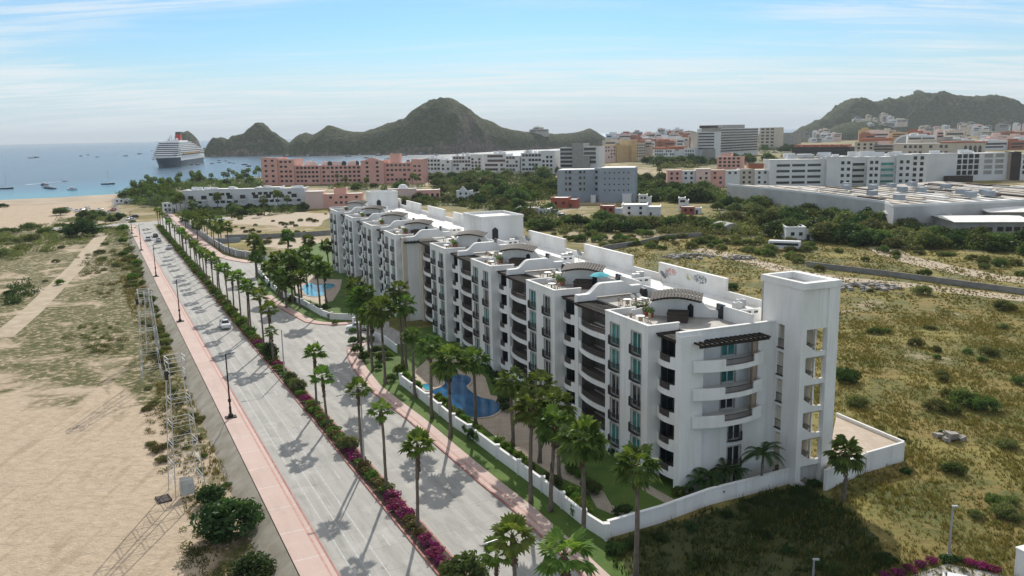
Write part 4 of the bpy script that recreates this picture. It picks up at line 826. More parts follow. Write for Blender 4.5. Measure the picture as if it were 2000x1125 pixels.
pal((1238, 905), (1243, 1130), 'tall fan palm standing alone outside the near garden wall', 1.0, v=1); pal((1656, 882), (1648, 978), 'short fan palm beside the stair tower and podium', .85, v=2, kind=PALM_V)
FPL = [((621, 516), (626, 614)), ((634, 526), (637, 592)), ((560, 551), (560, 602)), ((595, 492), (600, 560)), ((574, 500), (572, 592)), ((568, 515), (577, 585)), ((541, 522), (548, 585)), ((531, 502), (544, 578)), ((560, 460), (565, 525)), ((602, 469), (606, 535)), ((511, 486), (512, 535)), ((495, 468), (501, 542)), ((548, 540), (552, 590)), ((588, 520), (590, 590)), ((640, 478), (642, 520)), ((582, 540), (586, 602)), ((522, 520), (528, 560))]
for i, (c, b_) in enumerate(FPL): pal(c, b_, 'leafy fan palm round the far pool deck, '+nth(i)+' of the clump', 1.0, group='fan palms by the far pool')
FP2 = [((420, 438), (419, 482)), ((428, 444), (429, 490)), ((443, 442), (448, 498)), ((405, 430), (406, 470)), ((395, 432), (396, 462)), ((412, 420), (413, 462)), ((386, 424), (388, 456)), ((376, 420), (377, 450)), ((366, 415), (368, 444)), ((398, 415), (400, 452)), ((430, 428), (432, 470)), ((362, 426), (363, 446)), ((384, 440), (386, 468)), ((500, 500), (503, 545))]
for i, (c, b_) in enumerate(FP2): pal(c, b_, 'fan palm along the pale compound wall, '+nth(i)+' of that row', 1.05, PALM_F+PALM_V[:1], group='fan palms by the pale compound wall')
# feather palms by the near end wall
def feather_crown(n, L, seed, m):
    r = random.Random(seed); mb = MB()
    for i in range(n):
        a = i*2.4+r.uniform(-.3, .3); el = r.uniform(.35, 1.25); p = Vector((0, 0, 0)); d = Vector((math.cos(a)*math.cos(el), math.sin(a)*math.cos(el), math.sin(el))); st = L/9; pts = [p]
        for k in range(9): p = p+d*st; pts.append(p); d = (d+Vector((0, 0, -.26))).normalized()
        sd_ = Vector((-math.sin(a), math.cos(a), 0))
        for k in range(9):
            q0, q1 = pts[k], pts[k+1]; mb.add([q0-sd_*.03, q0+sd_*.03, q1+sd_*.02, q1-sd_*.02], [(0, 1, 2, 3)])
            for sg in (-1, 1):
                for t in (0, .5):
                    q = q0.lerp(q1, t); f = (q1-q0).normalized(); ln = L*.24*math.sin(math.pi*(.12+.85*(k+t)/9)); e = q+(sd_*sg*.85+f*.55)*ln+Vector((0, 0, -.35*ln)); mb.add([q-f*.09, q+f*.09, e], [(0, 1, 2)])
    return mb.mesh('crown', m)
fe = [feather_crown(15, 2.9, s, M['dark']) for s in (1, 2)]; ft = trunk_mesh(.17, .12, 5, M['bark'], .1)
for i, (px, pt_, h, s) in enumerate((((1492, 968), 875, 4.2, 1.05), ((1420, 965), 900, 2.0, .9), ((1395, 975), 905, 1.8, .9), ((1372, 978), 920, 1.5, .85), ((1440, 962), 905, 1.6, .8))):
    b_ = G(*px); p = Vector((b_.x, b_.y)); o = thing('feather_palm', ['tall arching feather palm', 'dark feather palm', 'broad feather palm', 'low feather palm', 'small feather palm'][i]+' inside the near end wall, '+nth(i)+' from the stair tower side', 'palm', (p.x, p.y+1.2, 0), 0, 'feather palms inside the near end wall')
    put('trunk', ft, o, (0, 0, -.1), i, (1, 1, h+.1)); put('crown', fe[i % 2], o, (0, 0, h), i*1.3, s)
# ------------------------------------------------------------------ shrubs and trees: leaf cards through a lumpy volume
def leaf_cloud(name, blobs, n, size, m, seed, flat=0.):
    rg = np.random.default_rng(seed); B = np.array([b_[:6] for b_ in blobs], float); vol = (B[:, 3]*B[:, 4]*B[:, 5])**(2/3); idx = rg.choice(len(B), n, p=vol/vol.sum())
    d = rg.normal(size=(n, 3)); d /= np.linalg.norm(d, axis=1)[:, None]; rr = rg.random(n)**.28*(.85+.3*rg.random(n)); c = B[idx, :3]+d*B[idx, 3:6]*rr[:, None]; c[:, 2] = np.maximum(c[:, 2], .02)
    nrm = d+rg.normal(0, .7, (n, 3)); nrm[:, 2] += flat; nrm /= np.linalg.norm(nrm, axis=1)[:, None]; t = np.cross(nrm, rg.normal(size=(n, 3))); t /= np.linalg.norm(t, axis=1)[:, None]; b_ = np.cross(nrm, t)
    s = size*(.6+.8*rg.random(n))[:, None]; v = np.stack([c-t*s, c-b_*s*.55+nrm*s*.1, c+t*s, c+b_*s*.55+nrm*s*.1], 1).reshape(-1, 3)
    me = bpy.data.meshes.new(name); me.vertices.add(n*4); me.vertices.foreach_set('co', v.ravel()); me.loops.add(n*4); me.loops.foreach_set('vertex_index', np.arange(n*4)); me.polygons.add(n); me.polygons.foreach_set('loop_start', np.arange(0, n*4, 4)); me.update(); me.materials.append(m); return me
def lumps(n, w_, h, r0, seed, zc=.55):
    r = random.Random(seed); out = []
    for i in range(n): a = i*2.4+r.uniform(-.4, .4); d = w_*math.sqrt((i+.3)/n); k = r0*r.uniform(.7, 1.2); out.append((math.cos(a)*d, math.sin(a)*d, h*zc+h*(.42-.45*(d/w_)**2)*r.uniform(.3, 1.1), k, k, k*.8))
    return out
SHR = {}
for mk in ('hedge', 'olive', 'purple', 'dark', 'tree2', 'tree'):
    SHR[mk] = [leaf_cloud('foliage', lumps(7, .62, .8, .42, s+len(mk)), 620, .11, M[mk], s+7) for s in range(3)]
SHR_BIG = {mk: [leaf_cloud('foliage', lumps(12, .78, .62, .30, s+3, .4), 1700, .062, M[mk], s+17) for s in range(3)] for mk in ('tree2', 'dark', 'tree', 'olive')}
TRE = {mk: [leaf_cloud('crown', [(x, y, max(.2, z), a, b_, c*1.15) for x, y, z, a, b_, c in lumps(16, .42, .78, .2, s*3+1, .42)]+[(.3*math.cos(k*1.3+s), .3*math.sin(k*1.3+s), .26, .17, .17, .16) for k in range(5)], 2100, .045, M[mk], s+27) for s in range(4)] for mk in ('tree', 'tree2', 'dark')}
def limb_mesh(seed):
    r = random.Random(seed); mb = MB(); mb.tube([(0, 0, -.03), (.01, 0, .2), (.02, .01, .38)], [.035, .027, .022], 7)
    for i in range(5): a = i*1.26+r.uniform(-.3, .3); mb.tube([(.01, 0, .18+.03*i), (.14*math.cos(a), .14*math.sin(a), .42), (.27*math.cos(a), .27*math.sin(a), .58+.05*r.random())], [.018, .012, .006], 5)
    return mb.mesh('trunk', M['trunk'], True)
LIMB = [limb_mesh(s) for s in range(3)]
def shrub(mk, x, y, z, s, label, group, sz=1., big=False, cat='shrub', name='shrub'):
    st = rnd.uniform(.85, 1.2); o = put(name, rnd.choice((SHR_BIG if big else SHR)[mk]), None, (x, y, z), rnd.uniform(0, 6.28), (s*st, s/st, s*sz)); return tag(o, label, cat, group)
def tree(mk, x, y, z, h, label, group, wd=1.):
    o = thing('broadleaf_tree', label, 'tree', (x, y, z), 0, group); a = rnd.uniform(0, 6.28); st = rnd.uniform(.88, 1.15)
    put('trunk', rnd.choice(LIMB), o, (0, 0, 0), a, h); put('crown', rnd.choice(TRE[mk]), o, (0, 0, 0), a, (h*wd*st, h*wd/st, h)); return o
# median planting
s, i = 40., 0
while s < 412:
    k = (s*.37) % 6; px_near = s
    if s < 60: mk = 'hedge'
    elif s < 72: mk = 'purple'
    elif s < 76: mk = 'olive'
    elif s < 82: mk = 'purple'
    elif s < 94: mk = ['olive', 'hedge', 'olive'][i % 3]
    elif s < 98: mk = 'purple'
    elif s < 118: mk = ['hedge', 'olive'][i % 2]
    elif s < 123: mk = 'purple'
    elif s < 140: mk = 'hedge'
    elif s < 165: mk = ['purple', 'olive', 'hedge', 'hedge'][i % 4]
    else: mk = ['hedge', 'hedge', 'olive', 'hedge', 'tree'][i % 5]
    big = s < 58 or 136 < s < 143; p = NSW(25.5+rnd.uniform(-.2, .2), s); sz = rnd.uniform(.85, 1.3) if s < 160 else rnd.uniform(1.2, 1.8)
    word = {'hedge': 'bright green', 'olive': 'olive brown', 'purple': 'magenta flowering', 'tree': 'dark green'}[mk]
    shrub(mk, p[0], p[1], .1, sz, word+' shrub in the road median, '+nth(i)+' from the near end', 'shrubs planted along the road median', .8 if mk != 'hedge' or s < 165 else 1.2)
    s += 1.55 if s < 130 else 2.2 if s < 200 else 3.4; i += 1
for i, (px, h, mk) in enumerate((((905, 1150), 4.2, 'tree'), ((525, 700), 3.6, 'dark'), ((610, 760), 2.6, 'tree2'), ((685, 880), 2.7, 'tree2'), ((585, 745), 2.2, 'tree'))):
    n_, s_ = NS(*px); p = NSW(25.6, s_); tree(mk, p[0], p[1], .1, h, ['bushy tree at the near end of the median', 'wide dark tree in the median beside a lamp post', 'thin light green tree in the median by magenta flowers', 'sparse pale tree in the median beside a white lamp post', 'small tree among green median shrubs'][i], 'small trees in the road median', 1.05)
# garden hedges and shrubs
HG = [(1111, 968), (1118, 980), (1126, 992), (1132, 1004), (970, 868), (982, 878), (994, 888), (1006, 898), (1018, 908), (1028, 918), (892, 815), (902, 826), (912, 838), (926, 848), (934, 856), (852, 778), (862, 788), (872, 800), (790, 738), (800, 746), (812, 757), (778, 722), (1072, 945), (1082, 955), (1150, 962), (1160, 968), (1120, 925), (1135, 935), (1340, 965), (1325, 970)]
for i, p in enumerate(HG): q = G(p[0], p[1]+(10 if i < 22 else 0)); shrub('hedge' if i < 22 or i > 25 else 'tree', q.x+(.3 if i < 22 else 0), q.y+.2, 0, rnd.uniform(.95, 1.25), 'clipped green hedge shrub against the garden wall, '+nth(i)+' of the planting', 'hedge shrubs in the apartment garden', 1.55 if i < 22 else 1.1)
GS = [(700, 690), (712, 706), (724, 668), (735, 690), (742, 705), (748, 688), (738, 722), (765, 745), (760, 700), (690, 672), (705, 668), (650, 622), (635, 608), (655, 634), (605, 600), (618, 606), (570, 590), (546, 574), (530, 560), (520, 548), (512, 560), (540, 566), (580, 590), (690, 650), (1180, 880), (1200, 890), (1215, 905), (1165, 872), (1235, 915), (1190, 872), (975, 760), (985, 790), (965, 742), (990, 805), (955, 728), (995, 775), (1215, 1010), (925, 860)]
for i, p in enumerate(GS): q = G(*p); shrub(['dark', 'tree', 'hedge'][i % 3] if i < 24 else 'dark', q.x, q.y, 0, rnd.uniform(.9, 1.5), ['rounded dark', 'leafy mid green', 'bright leafy'][i % 3]+' garden shrub near the apartments, '+nth(i)+' from the entrance', 'garden shrubs round the apartments', 1.2)
# left lot: big dark shrub trees and scrub
def at_left(px): return G(*px, LZ)
for i, (px, h, mk, w_) in enumerate((((450, 1050), 5.6, 'dark', 1.25), ((500, 1130), 3.2, 'dark', 1.3), ((415, 985), 3.0, 'dark', 1.2), ((163, 462), 9.5, 'dark', 1.7), ((118, 420), 6, 'tree', 1.4))):
    q = at_left(px); tree(mk, q.x, q.y, LZ, h, ['large dark green tree below the promenade wall', 'dark bush tree at the near edge below the promenade', 'smaller dark tree beside the lattice tower', 'broad dark tree on the sandy lot by the beach', 'dark tree beside the beach car park'][i], 'dark trees on the sandy lot', w_)
LS = [(20, 575, 2.6, 'dark'), (55, 560, 1.5, 'tree2'), (118, 556, 2.1, 'hedge'), (88, 550, 1.2, 'tree2'), (20, 475, 4., 'tree2'), (60, 470, 4.5, 'tree2'), (10, 500, 4., 'tree2'), (45, 488, 3.5, 'tree2'), (90, 455, 4., 'tree'), (60, 448, 4.5, 'tree'), (20, 455, 4., 'tree'), (120, 445, 3.5, 'tree'), (205, 445, 3.5, 'tree2'), (215, 432, 3., 'tree2'), (240, 452, 3.2, 'hedge'), (195, 495, 2.2, 'tree2'), (200, 508, 2., 'tree2'), (120, 485, 1.8, 'tree2'), (205, 478, 1.6, 'tree2'), (230, 520, 2., 'tree2'), (110, 512, 1.5, 'tree2'), (240, 475, 2.2, 'hedge'), (255, 490, 2.5, 'tree2'), (262, 505, 2.2, 'tree2'), (270, 520, 2.2, 'hedge'), (272, 540, 2., 'tree2'), (278, 555, 1.6, 'hedge'), (250, 560, 1.7, 'tree2'), (295, 590, 1.5, 'tree2'), (315, 640, 1.3, 'tree2'), (325, 660, 1.2, 'hedge'), (290, 800, 1.4, 'olive'), (300, 790, 1.2, 'tree2'), (310, 880, 1.6, 'olive'), (335, 870, 1.3, 'tree2'), (320, 900, 1.4, 'olive'), (295, 870, 1.1, 'tree2'), (385, 860, 1., 'olive'), (400, 800, 1., 'olive'), (365, 740, .9, 'olive'), (305, 720, .8, 'olive'), (290, 760, 1., 'tree2'), (200, 660, .7, 'tree2'), (215, 640, .6, 'tree2'), (185, 650, .6, 'tree2'), (160, 655, .5, 'tree2'), (5, 405, 3.5, 'dark'), (-15, 402, 4, 'dark'), (260, 440, 2.5, 'hedge'), (265, 470, 2., 'hedge'), (248, 462, 2.2, 'tree2')]
for i, (px, py, s, mk) in enumerate(LS): q = at_left((px, py)); shrub(mk, q.x, q.y, LZ, s*(1.15 if py < 530 else .85), {'dark': 'dark green', 'tree2': 'dull green', 'hedge': 'fresh green', 'olive': 'olive brown', 'tree': 'mid green'}[mk]+' scrub bush on the sandy lot, '+nth(i)+' of the scatter', 'scrub bushes on the sandy lot', .9, big=mk in SHR_BIG, cat='bush', name='scrub_bush')
# inland lot bushes and the belt of trees behind it
RS = [(1655, 745, 2.6, 'dark'), (1640, 735, 1.8, 'tree'), (1800, 575, 2.8, 'tree2'), (1960, 605, 2.6, 'tree2'), (1880, 790, 2.6, 'tree'), (1920, 800, 2.4, 'tree'), (1850, 775, 1.5, 'tree2'), (1890, 690, 1.1, 'tree'), (1940, 690, 1.2, 'tree'), (1990, 750, 1.6, 'tree'), (1700, 570, 1., 'tree2'), (1600, 528, 2.2, 'tree2'), (1690, 510, 1.8, 'tree'), (1805, 538, 2.2, 'tree'), (1770, 925, .9, 'dark'), (1700, 905, .9, 'tree2'), (1720, 900, .9, 'tree'), (1660, 915, 1., 'tree'), (1590, 950, 1., 'dark'), (1560, 965, 1., 'dark'), (1200, 1080, 1.2, 'dark'), (1230, 1070, 1., 'dark'), (1290, 1055, .9, 'dark'), (1350, 1035, 1., 'dark'), (1420, 1010, .9, 'dark'), (1830, 700, .9, 'tree'), (1760, 860, .7, 'dark'), (1840, 850, .8, 'dark'), (1430, 565, 2., 'dark'), (1350, 485, 3, 'tree2'), (1400, 480, 2.8, 'tree'), (1310, 470, 2.6, 'tree'), (1500, 500, 2.6, 'tree'), (1545, 505, 2.4, 'tree'), (1090, 472, 2.2, 'tree2'), (1120, 470, 2.6, 'tree'), (1150, 462, 2.4, 'tree'), (1180, 482, 2.4, 'tree2'), (1220, 470, 2.6, 'tree'), (1040, 452, 2.4, 'tree2'), (1250, 458, 2.8, 'tree'), (1060, 470, 2.2, 'tree2')]
for i, (px, py, s, mk) in enumerate(RS): q = G(px, py); shrub(mk, q.x, q.y, 0, s*.9, {'dark': 'dark', 'tree': 'green', 'tree2': 'grey green'}[mk]+' bush in the dry grass inland of the apartments, '+nth(i)+' from the stair tower', 'bushes on the inland lot', 1.35, big=True, cat='bush', name='bush')

r4 = random.Random(14)
for i in range(52):
    n_, s_ = r4.uniform(7.6, 11.2), 84+i*4.9+r4.uniform(-1.5, 1.5); p = NSW(n_, s_); mk = r4.choice(['tree2', 'hedge', 'tree', 'olive', 'tree2']); sz = r4.uniform(.6, 1.1) if s_ < 150 else r4.uniform(1.0, 2.1)
    shrub(mk, p[0], p[1], LZ, sz, {'tree2': 'dull green', 'hedge': 'fresh green', 'olive': 'olive brown', 'tree': 'mid green'}[mk]+' bush along the foot of the promenade bank, '+nth(i)+' from the near end', 'bushes along the promenade bank', .95, big=mk in SHR_BIG, cat='bush', name='bank_bush')
def scatter_bushes(P, n, s0, s1, mats, where, group, seed):
    r = random.Random(seed); xs = [p[0] for p in P]; ys = [p[1] for p in P]; pts = []
    while len(pts) < n:
        x, y = r.uniform(min(xs), max(xs)), r.uniform(min(ys), max(ys))
        if inpoly(x, y, P): pts.append(G(x, y))
    pts.sort(key=lambda q: q.y)
    for i, q in enumerate(pts):
        mk = r.choice(mats); shrub(mk, q.x, q.y, 0, r.uniform(s0, s1), {'tree2': 'grey green', 'tree': 'mid green', 'dark': 'dark green', 'olive': 'olive brown'}[mk]+' bush '+where+', '+nth(i)+' from the camera', group, r.uniform(1.0, 1.45), big=True, cat='bush', name='bush')
scatter_bushes([(1030, 452), (1150, 456), (1280, 458), (1420, 464), (1600, 478), (1560, 520), (1400, 486), (1250, 492), (1120, 470)], 72, 1.4, 3.0, ['tree2', 'tree', 'tree2'], 'in the scrub behind the apartments', 'bushes in the scrub behind the apartments', 3)
scatter_bushes([(1660, 600), (2000, 640), (2000, 1050), (1800, 1080), (1760, 900), (1650, 780)], 20, .9, 2.0, ['tree2', 'tree2', 'tree'], 'on the dry grass lot', 'bushes on the dry grass lot', 4)
scatter_bushes([(1200, 1075), (1560, 958), (1640, 985), (1740, 1110), (1500, 1120), (1260, 1120)], 9, .6, 1.0, ['dark', 'tree'], 'in the shaded grass below the end wall', 'bushes below the end wall', 5)
scatter_bushes([(1600, 500), (1720, 505), (2000, 545), (2000, 520), (1850, 490), (1640, 480)], 22, 1.2, 2.4, ['tree2', 'tree'], 'beyond the grey block wall', 'bushes beyond the block wall', 6)

for o in PLB: put('low_shrubs', leaf_cloud('low_shrubs', [(-1+.5*k, 0, .65, .35, .25, .28) for k in range(5)], 160, .1, M['hedge'], 6), o)
for i, p in enumerate(((650, 532), (634, 528), (612, 545), (598, 552), (585, 566))): q = G(*p); o = thing('sun_lounger', 'dark sun lounger on the far pool deck, '+nth(i)+' from the building', 'sun lounger', (q.x, q.y, .06), R(20+30*i), 'sun loungers on the far pool deck'); put('bed', lg_bed, o); put('backrest', lg_back, o); [put('leg', lg_leg, o, (a, c, 0)) for a in (-.8, .35) for c in (-.27, .27)]

scatter_bushes([(445, 414), (560, 410), (640, 414), (636, 470), (560, 486), (480, 478), (450, 440)], 40, .8, 2.0, ['tree2', 'olive', 'tree2'], 'on the sandy lot behind the far compound', 'bushes on the lot behind the far compound', 7)
def belt(P, n, h, mats, where, group, seed, palmfrac=0., z=0.):
    r = random.Random(seed); xs = [p[0] for p in P]; ys = [p[1] for p in P]; pts = []; t = 0
    while len(pts) < n and t < 20000:
        t += 1; x, y = r.uniform(min(xs), max(xs)), r.uniform(min(ys), max(ys))
        if not inpoly(x, y, P): continue
        q = G(x, y, z); dmin = h*.42
        if any((q-w_).length < dmin for w_ in pts): continue
        pts.append(q)
    pts.sort(key=lambda q: q.x/q.y)
    np_ = nt_ = 0
    for i, q in enumerate(pts):
        if r.random() < palmfrac: palm(PALM_F+PALM_V[:2], r.randrange(4), q.x, q.y, r.uniform(6.5, 10), 'fan palm '+where+', '+nth(np_)+' from the sea', 'palms '+where, z, r.uniform(1, 1.25)); np_ += 1
        else:
            mk = r.choice(mats); tree(mk, q.x, q.y, z, h*r.uniform(.7, 1.25), {'tree': 'mid green', 'tree2': 'dusty green', 'dark': 'dark green'}[mk]+' broadleaf tree '+where+', '+nth(nt_)+' from the sea', 'trees '+where, r.uniform(1.1, 1.5)); nt_ += 1
T3 = ['tree', 'tree2', 'tree', 'dark']
belt([(240, 380), (300, 362), (420, 352), (520, 345), (520, 358), (430, 368), (350, 376), (290, 398)], 30, 6, T3, 'at the shore behind the white flats', '', 77, 1.)
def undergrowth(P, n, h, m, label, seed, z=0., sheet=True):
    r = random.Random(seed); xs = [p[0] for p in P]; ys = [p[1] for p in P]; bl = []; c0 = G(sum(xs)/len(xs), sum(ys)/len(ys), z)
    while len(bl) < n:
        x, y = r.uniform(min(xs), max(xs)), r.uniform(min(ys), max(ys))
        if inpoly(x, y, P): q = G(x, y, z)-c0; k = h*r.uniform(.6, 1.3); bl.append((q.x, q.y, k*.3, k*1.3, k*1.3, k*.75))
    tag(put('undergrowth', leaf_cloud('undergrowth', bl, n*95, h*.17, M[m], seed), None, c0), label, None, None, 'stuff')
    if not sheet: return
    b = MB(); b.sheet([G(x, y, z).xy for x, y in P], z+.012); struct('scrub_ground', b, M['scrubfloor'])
BELTS = [([(236, 380), (300, 360), (420, 353), (510, 347), (512, 368), (350, 372), (345, 402), (290, 404), (232, 398)], 50, 8, T3, 'in the shore grove', .66, 0, 210),
 ([(105, 432), (140, 424), (225, 420), (240, 430), (180, 437)], 10, 4.5, ['dark', 'tree'], 'round the beach car park', 0, LZ, 30),
 ([(372, 408), (590, 402), (600, 416), (470, 424), (380, 420)], 14, 6.5, ['tree', 'dark'], 'before the white flats', .4, 0, 50),
 ([(300, 402), (345, 402), (390, 440), (350, 420)], 12, 6, T3, 'beside the service road end', .5, 0, 26),
 ([(830, 350), (1085, 338), (1088, 388), (1000, 398), (860, 372)], 48, 10, T3, 'before the white seaside hotels', .15, 0, 230),
 ([(620, 352), (760, 366), (825, 362), (825, 372), (700, 374), (620, 366)], 12, 7, T3, 'at the foot of the salmon hotel', .5, 0, 30),
 ([(860, 372), (1000, 398), (1090, 408), (1090, 430), (1040, 430), (900, 404), (730, 402), (745, 392)], 30, 6.5, T3, 'behind the apartment roof', .12, 0, 150),
 ([(1020, 436), (1160, 432), (1290, 428), (1420, 438), (1420, 462), (1280, 456), (1150, 454), (1030, 450)], 36, 5.5, T3, 'along the inland lot edge', 0, 0, 170),
 ([(1240, 345), (1300, 352), (1300, 366), (1420, 372), (1440, 396), (1330, 396), (1245, 392)], 28, 9, T3, 'beside the grey block', .06, 0, 150),
 ([(1400, 402), (1500, 398), (1640, 412), (1760, 436), (1830, 455), (1830, 488), (1700, 484), (1600, 470), (1450, 462), (1400, 440)], 62, 7.5, T3, 'below the shopping centre', 0, 0, 260),
 ([(1830, 462), (2010, 470), (2010, 500), (1900, 492), (1830, 484)], 14, 6, ['dark', 'tree'], 'by the inland sheds', 0, 0, 36),
 ([(1240, 318), (1340, 312), (1500, 312), (1560, 300), (1500, 322), (1300, 330)], 18, 13, T3, 'below the striped hotels', 0, 0, 70),
 ([(1470, 290), (1560, 285), (1550, 300), (1480, 300)], 6, 13, T3, 'on the rise by the hotels', 0, 0, 30)]
for i, (P, n, h, ms, where, pf, z, nu) in enumerate(BELTS):
    belt(P, n, h, ms, where, '', i+1, pf, z)
    undergrowth(P, nu, h*.42, ['tree', 'tree2'][i % 2], 'dense low scrub '+where+', under the trees', i+50, z)
for i, (P, n, h, mk, lab) in enumerate((
 ([(0, 452), (120, 440), (240, 446), (285, 455), (262, 478), (180, 470), (120, 486), (0, 512)], 110, 2.0, 'tree2', 'low olive scrub over the far sandy lot'),
 ([(0, 560), (40, 548), (70, 570), (40, 592), (0, 598)], 16, 1.6, 'dark', 'dark green thicket at the far side of the sandy lot'),
 ([(150, 640), (215, 618), (255, 660), (235, 690), (140, 688), (100, 676)], 60, .6, 'tree2', 'flat olive weed patch on the sandy lot'),
 ([(150, 560), (290, 545), (295, 580), (180, 582)], 50, .55, 'olive', 'dry brown weed strip across the sandy lot'),
 ([(240, 470), (262, 462), (285, 540), (262, 545)], 34, 1.1, 'hedge', 'fresh green weeds at the foot of the promenade bank'),
 ([(280, 700), (312, 690), (345, 780), (375, 870), (330, 930), (290, 900), (285, 800)], 50, .5, 'olive', 'dry olive weeds round the lattice towers'),
 ([(365, 1010), (440, 1080), (520, 1180), (380, 1180), (345, 1080)], 36, .55, 'tree2', 'yellow green weeds below the near dark trees'),
 ([(150, 500), (235, 490), (230, 530), (160, 540)], 34, 1.0, 'tree2', 'clumped scrub on the middle of the sandy lot'))):
    undergrowth(P, n, h, mk, lab, 90+i, LZ, False)
# ------------------------------------------------------------------ buildings of the town
winm = {}
def wmesh(w_, h, m):
    k = (round(w_, 2), round(h, 2), m)
    if k not in winm: winm[k] = MB().box(-w_/2, w_/2, -.12, .12, 0, h).mesh('window', M[m])
    return winm[k]
class Bld:
    """a building on its own ground line: front from pixel a to pixel b at ground row, measured by survey"""
    def __init__(s, name, label, cat, x0, x1, yb, yt, depth, m, yaw=0., zb=0., group=None, yb1=None):
        A = G(x0, yb, zb); B = G(x1, yb if yb1 is None else yb1, zb); d = (B-A).xy; s.w = d.length; s.h = HT(A, yt)-zb; s.rz = math.atan2(d.y, d.x); s.dep = depth; s.m = m
        s.o = thing(name, label, cat, (A.x, A.y, zb), s.rz, group); s.zb = zb
    def block(s, x0, x1, y0, y1, z0, z1, m=None, nm='wall_block', cap=True, capm='roofwhite'):
        q = MB(); q.box(x0, x1, y0, y1, z0, z1); o = q.build(nm, M[m or s.m], s.o)
        if cap:
            q = MB(); q.box(x0-.15, x1+.15, y0-.15, y0+.3, z1+.003, z1+.5); q.box(x0-.15, x0+.3, y0+.3, y1, z1+.003, z1+.5); q.box(x1-.3, x1+.15, y0+.3, y1, z1+.003, z1+.5); q.build('parapet', M[m or s.m], o)
            q = MB(); q.box(x0+.3, x1-.3, y0+.3, y1-.1, z1+.002, z1+.02); q.build('roof', M[capm], o)
        return o
    def wins(s, x0, x1, z0, z1, nc, nr, w_, h, m='darkglass', y=0., skip=0., rz=0., x=None, seed=1):
        r = random.Random(seed); k = 0
        for i in range(nc):
            for j in range(nr):
                if r.random() < skip: continue
                u = x0+(x1-x0)*(i+.5)/nc; v = z0+(z1-z0)*(j+.35)/nr
                if rz: put('window', wmesh(w_, h, m), s.o, (x, u, v), R(90))
                else: put('window', wmesh(w_, h, m), s.o, (u, y, v))
    def bands(s, x0, x1, z0, z1, n, frac, m='darkglass', y=0., th=.35):
        for j in range(n):
            a = z0+(z1-z0)*(j+.3)/n; q = MB(); q.box(x0, x1, y-.12, y+.12, a, a+(z1-z0)/n*frac); q.build('window_band', M[m], s.o)
            q = MB(); q.box(x0-.1, x1+.1, y-.9, y-.13, a-.35, a-.05); q.build('balcony_slab', M[s.m], s.o)
    def roofbits(s, n, x0, x1, y0, y1, z, seed, m='whitewall', h=(1, 2.2), w_=(1.5, 4)):
        r = random.Random(seed)
        for i in range(n):
            a, b_ = r.uniform(x0, x1-w_[1]), r.uniform(y0, y1-2); c = r.uniform(*w_); q = MB(); q.box(a, a+c, b_, b_+r.uniform(1.2, 2), z, z+r.uniform(*h)); q.build('roof_structure', M[m], s.o)
# 1 long white flats
b = Bld('apartment_block', 'long low white three storey flats behind the sandy lot', 'apartment block', 358, 597, 412, 374, 14, 'whitewall', yb1=406)
for k in range(5): b.block(b.w*k/5, b.w*(k+1)/5-.02, (0, -.8, 0, -1.2, 0)[k], 14, -1, b.h+(0, .5, .2, .8, 0)[k])
b.wins(2, b.w-1, 2.4, b.h, 13, 2, 2., 1.3, y=-.0, skip=.35, seed=4); b.wins(b.w*.2+1, b.w*.4, 2.4, b.h, 4, 2, 2.2, 1.5, y=-.8, skip=.2); b.wins(b.w*.6+1, b.w*.8, 2.4, b.h, 4, 2, 2.2, 1.5, y=-1.2, skip=.2); b.wins(b.w*.1, b.w*.9, -.3, 2.2, 12, 1, 3, 1.7, y=-1.25 if False else 0.); b.roofbits(16, 1, b.w-1, 1, 12, b.h, 3, h=(.8, 1.9))
for k in range(9):
    x = b.w*(.05+.105*k); q = MB(); q.box(x, x+3.4, -2.2, -1.25, 5.2, 6.1); q.build('balcony', M['whitewall'], b.o); q = MB(); q.box(x+.3, x+3.1, -1.34, -1.21, 6.12, 8.2); q.build('window', M['darkglass'], b.o)
    q = MB(); q.box(x-.5, x+4, -1.36, -1.22, -.2, 2.0); q.build('arcade_opening', M['black'], b.o)
b = Bld('salmon_house', 'pale pink and salmon low wing beside the long white flats', 'house', 598, 708, 408, 376, 14, 'pinkpale', yb1=405)
b.block(0, b.w*.32, 0, 14, -1, b.h); b.block(b.w*.32+.02, b.w, -.5, 12, -1, b.h*.82, 'pinkwall'); b.block(b.w*.5, b.w*.72, 2, 9, b.h*.83+.1, b.h*1.15, 'pinkwall'); b.wins(b.w*.4, b.w*.95, 1.5, b.h*.8, 6, 2, 1.4, 1.2, y=-.5, skip=.3)
# 2 salmon hotel, four wings
b = Bld('resort_hotel', 'large salmon pink resort hotel with stepped towers by the bay', 'hotel', 513, 826, 362, 326, 22, 'pinkwall', yb1=358)
W = b.w; H = b.h
for (a, c, y0, z, n, r_) in ((0, .10, 0, 1.45, 2, 5), (.10, .20, 1.5, 1.36, 3, 5), (.20, .36, 3, 1.0, 6, 4), (.36, .62, 4, .98, 9, 4), (.62, .76, 1.5, 1.22, 2, 5), (.76, .93, 4, 1.08, 6, 4), (.93, 1., 2, 1.25, 2, 5)):
    b.block(W*a, W*c-.03, y0, 24, -1, H*z); b.wins(W*a+1, W*c-1, 1, H*z, n, r_, 2.2, 1.7, y=y0, skip=.12, seed=int(a*100))
b.block(W*.79, W*.85, 8, 16, H*1.09+.1, H*1.55); q = MB(); q.extr([(W*.63, H*1.23), (W*.75, H*1.23), (W*.69, H*1.42)], lambda a, c, t: (a, 2+t, c), 0, .8); q.build('gable', M['pinkwall'], b.o); b.roofbits(18, W*.2, W*.95, 6, 20, H*1.0, 7, 'pinkpale', (2, 4.5), (2, 6))
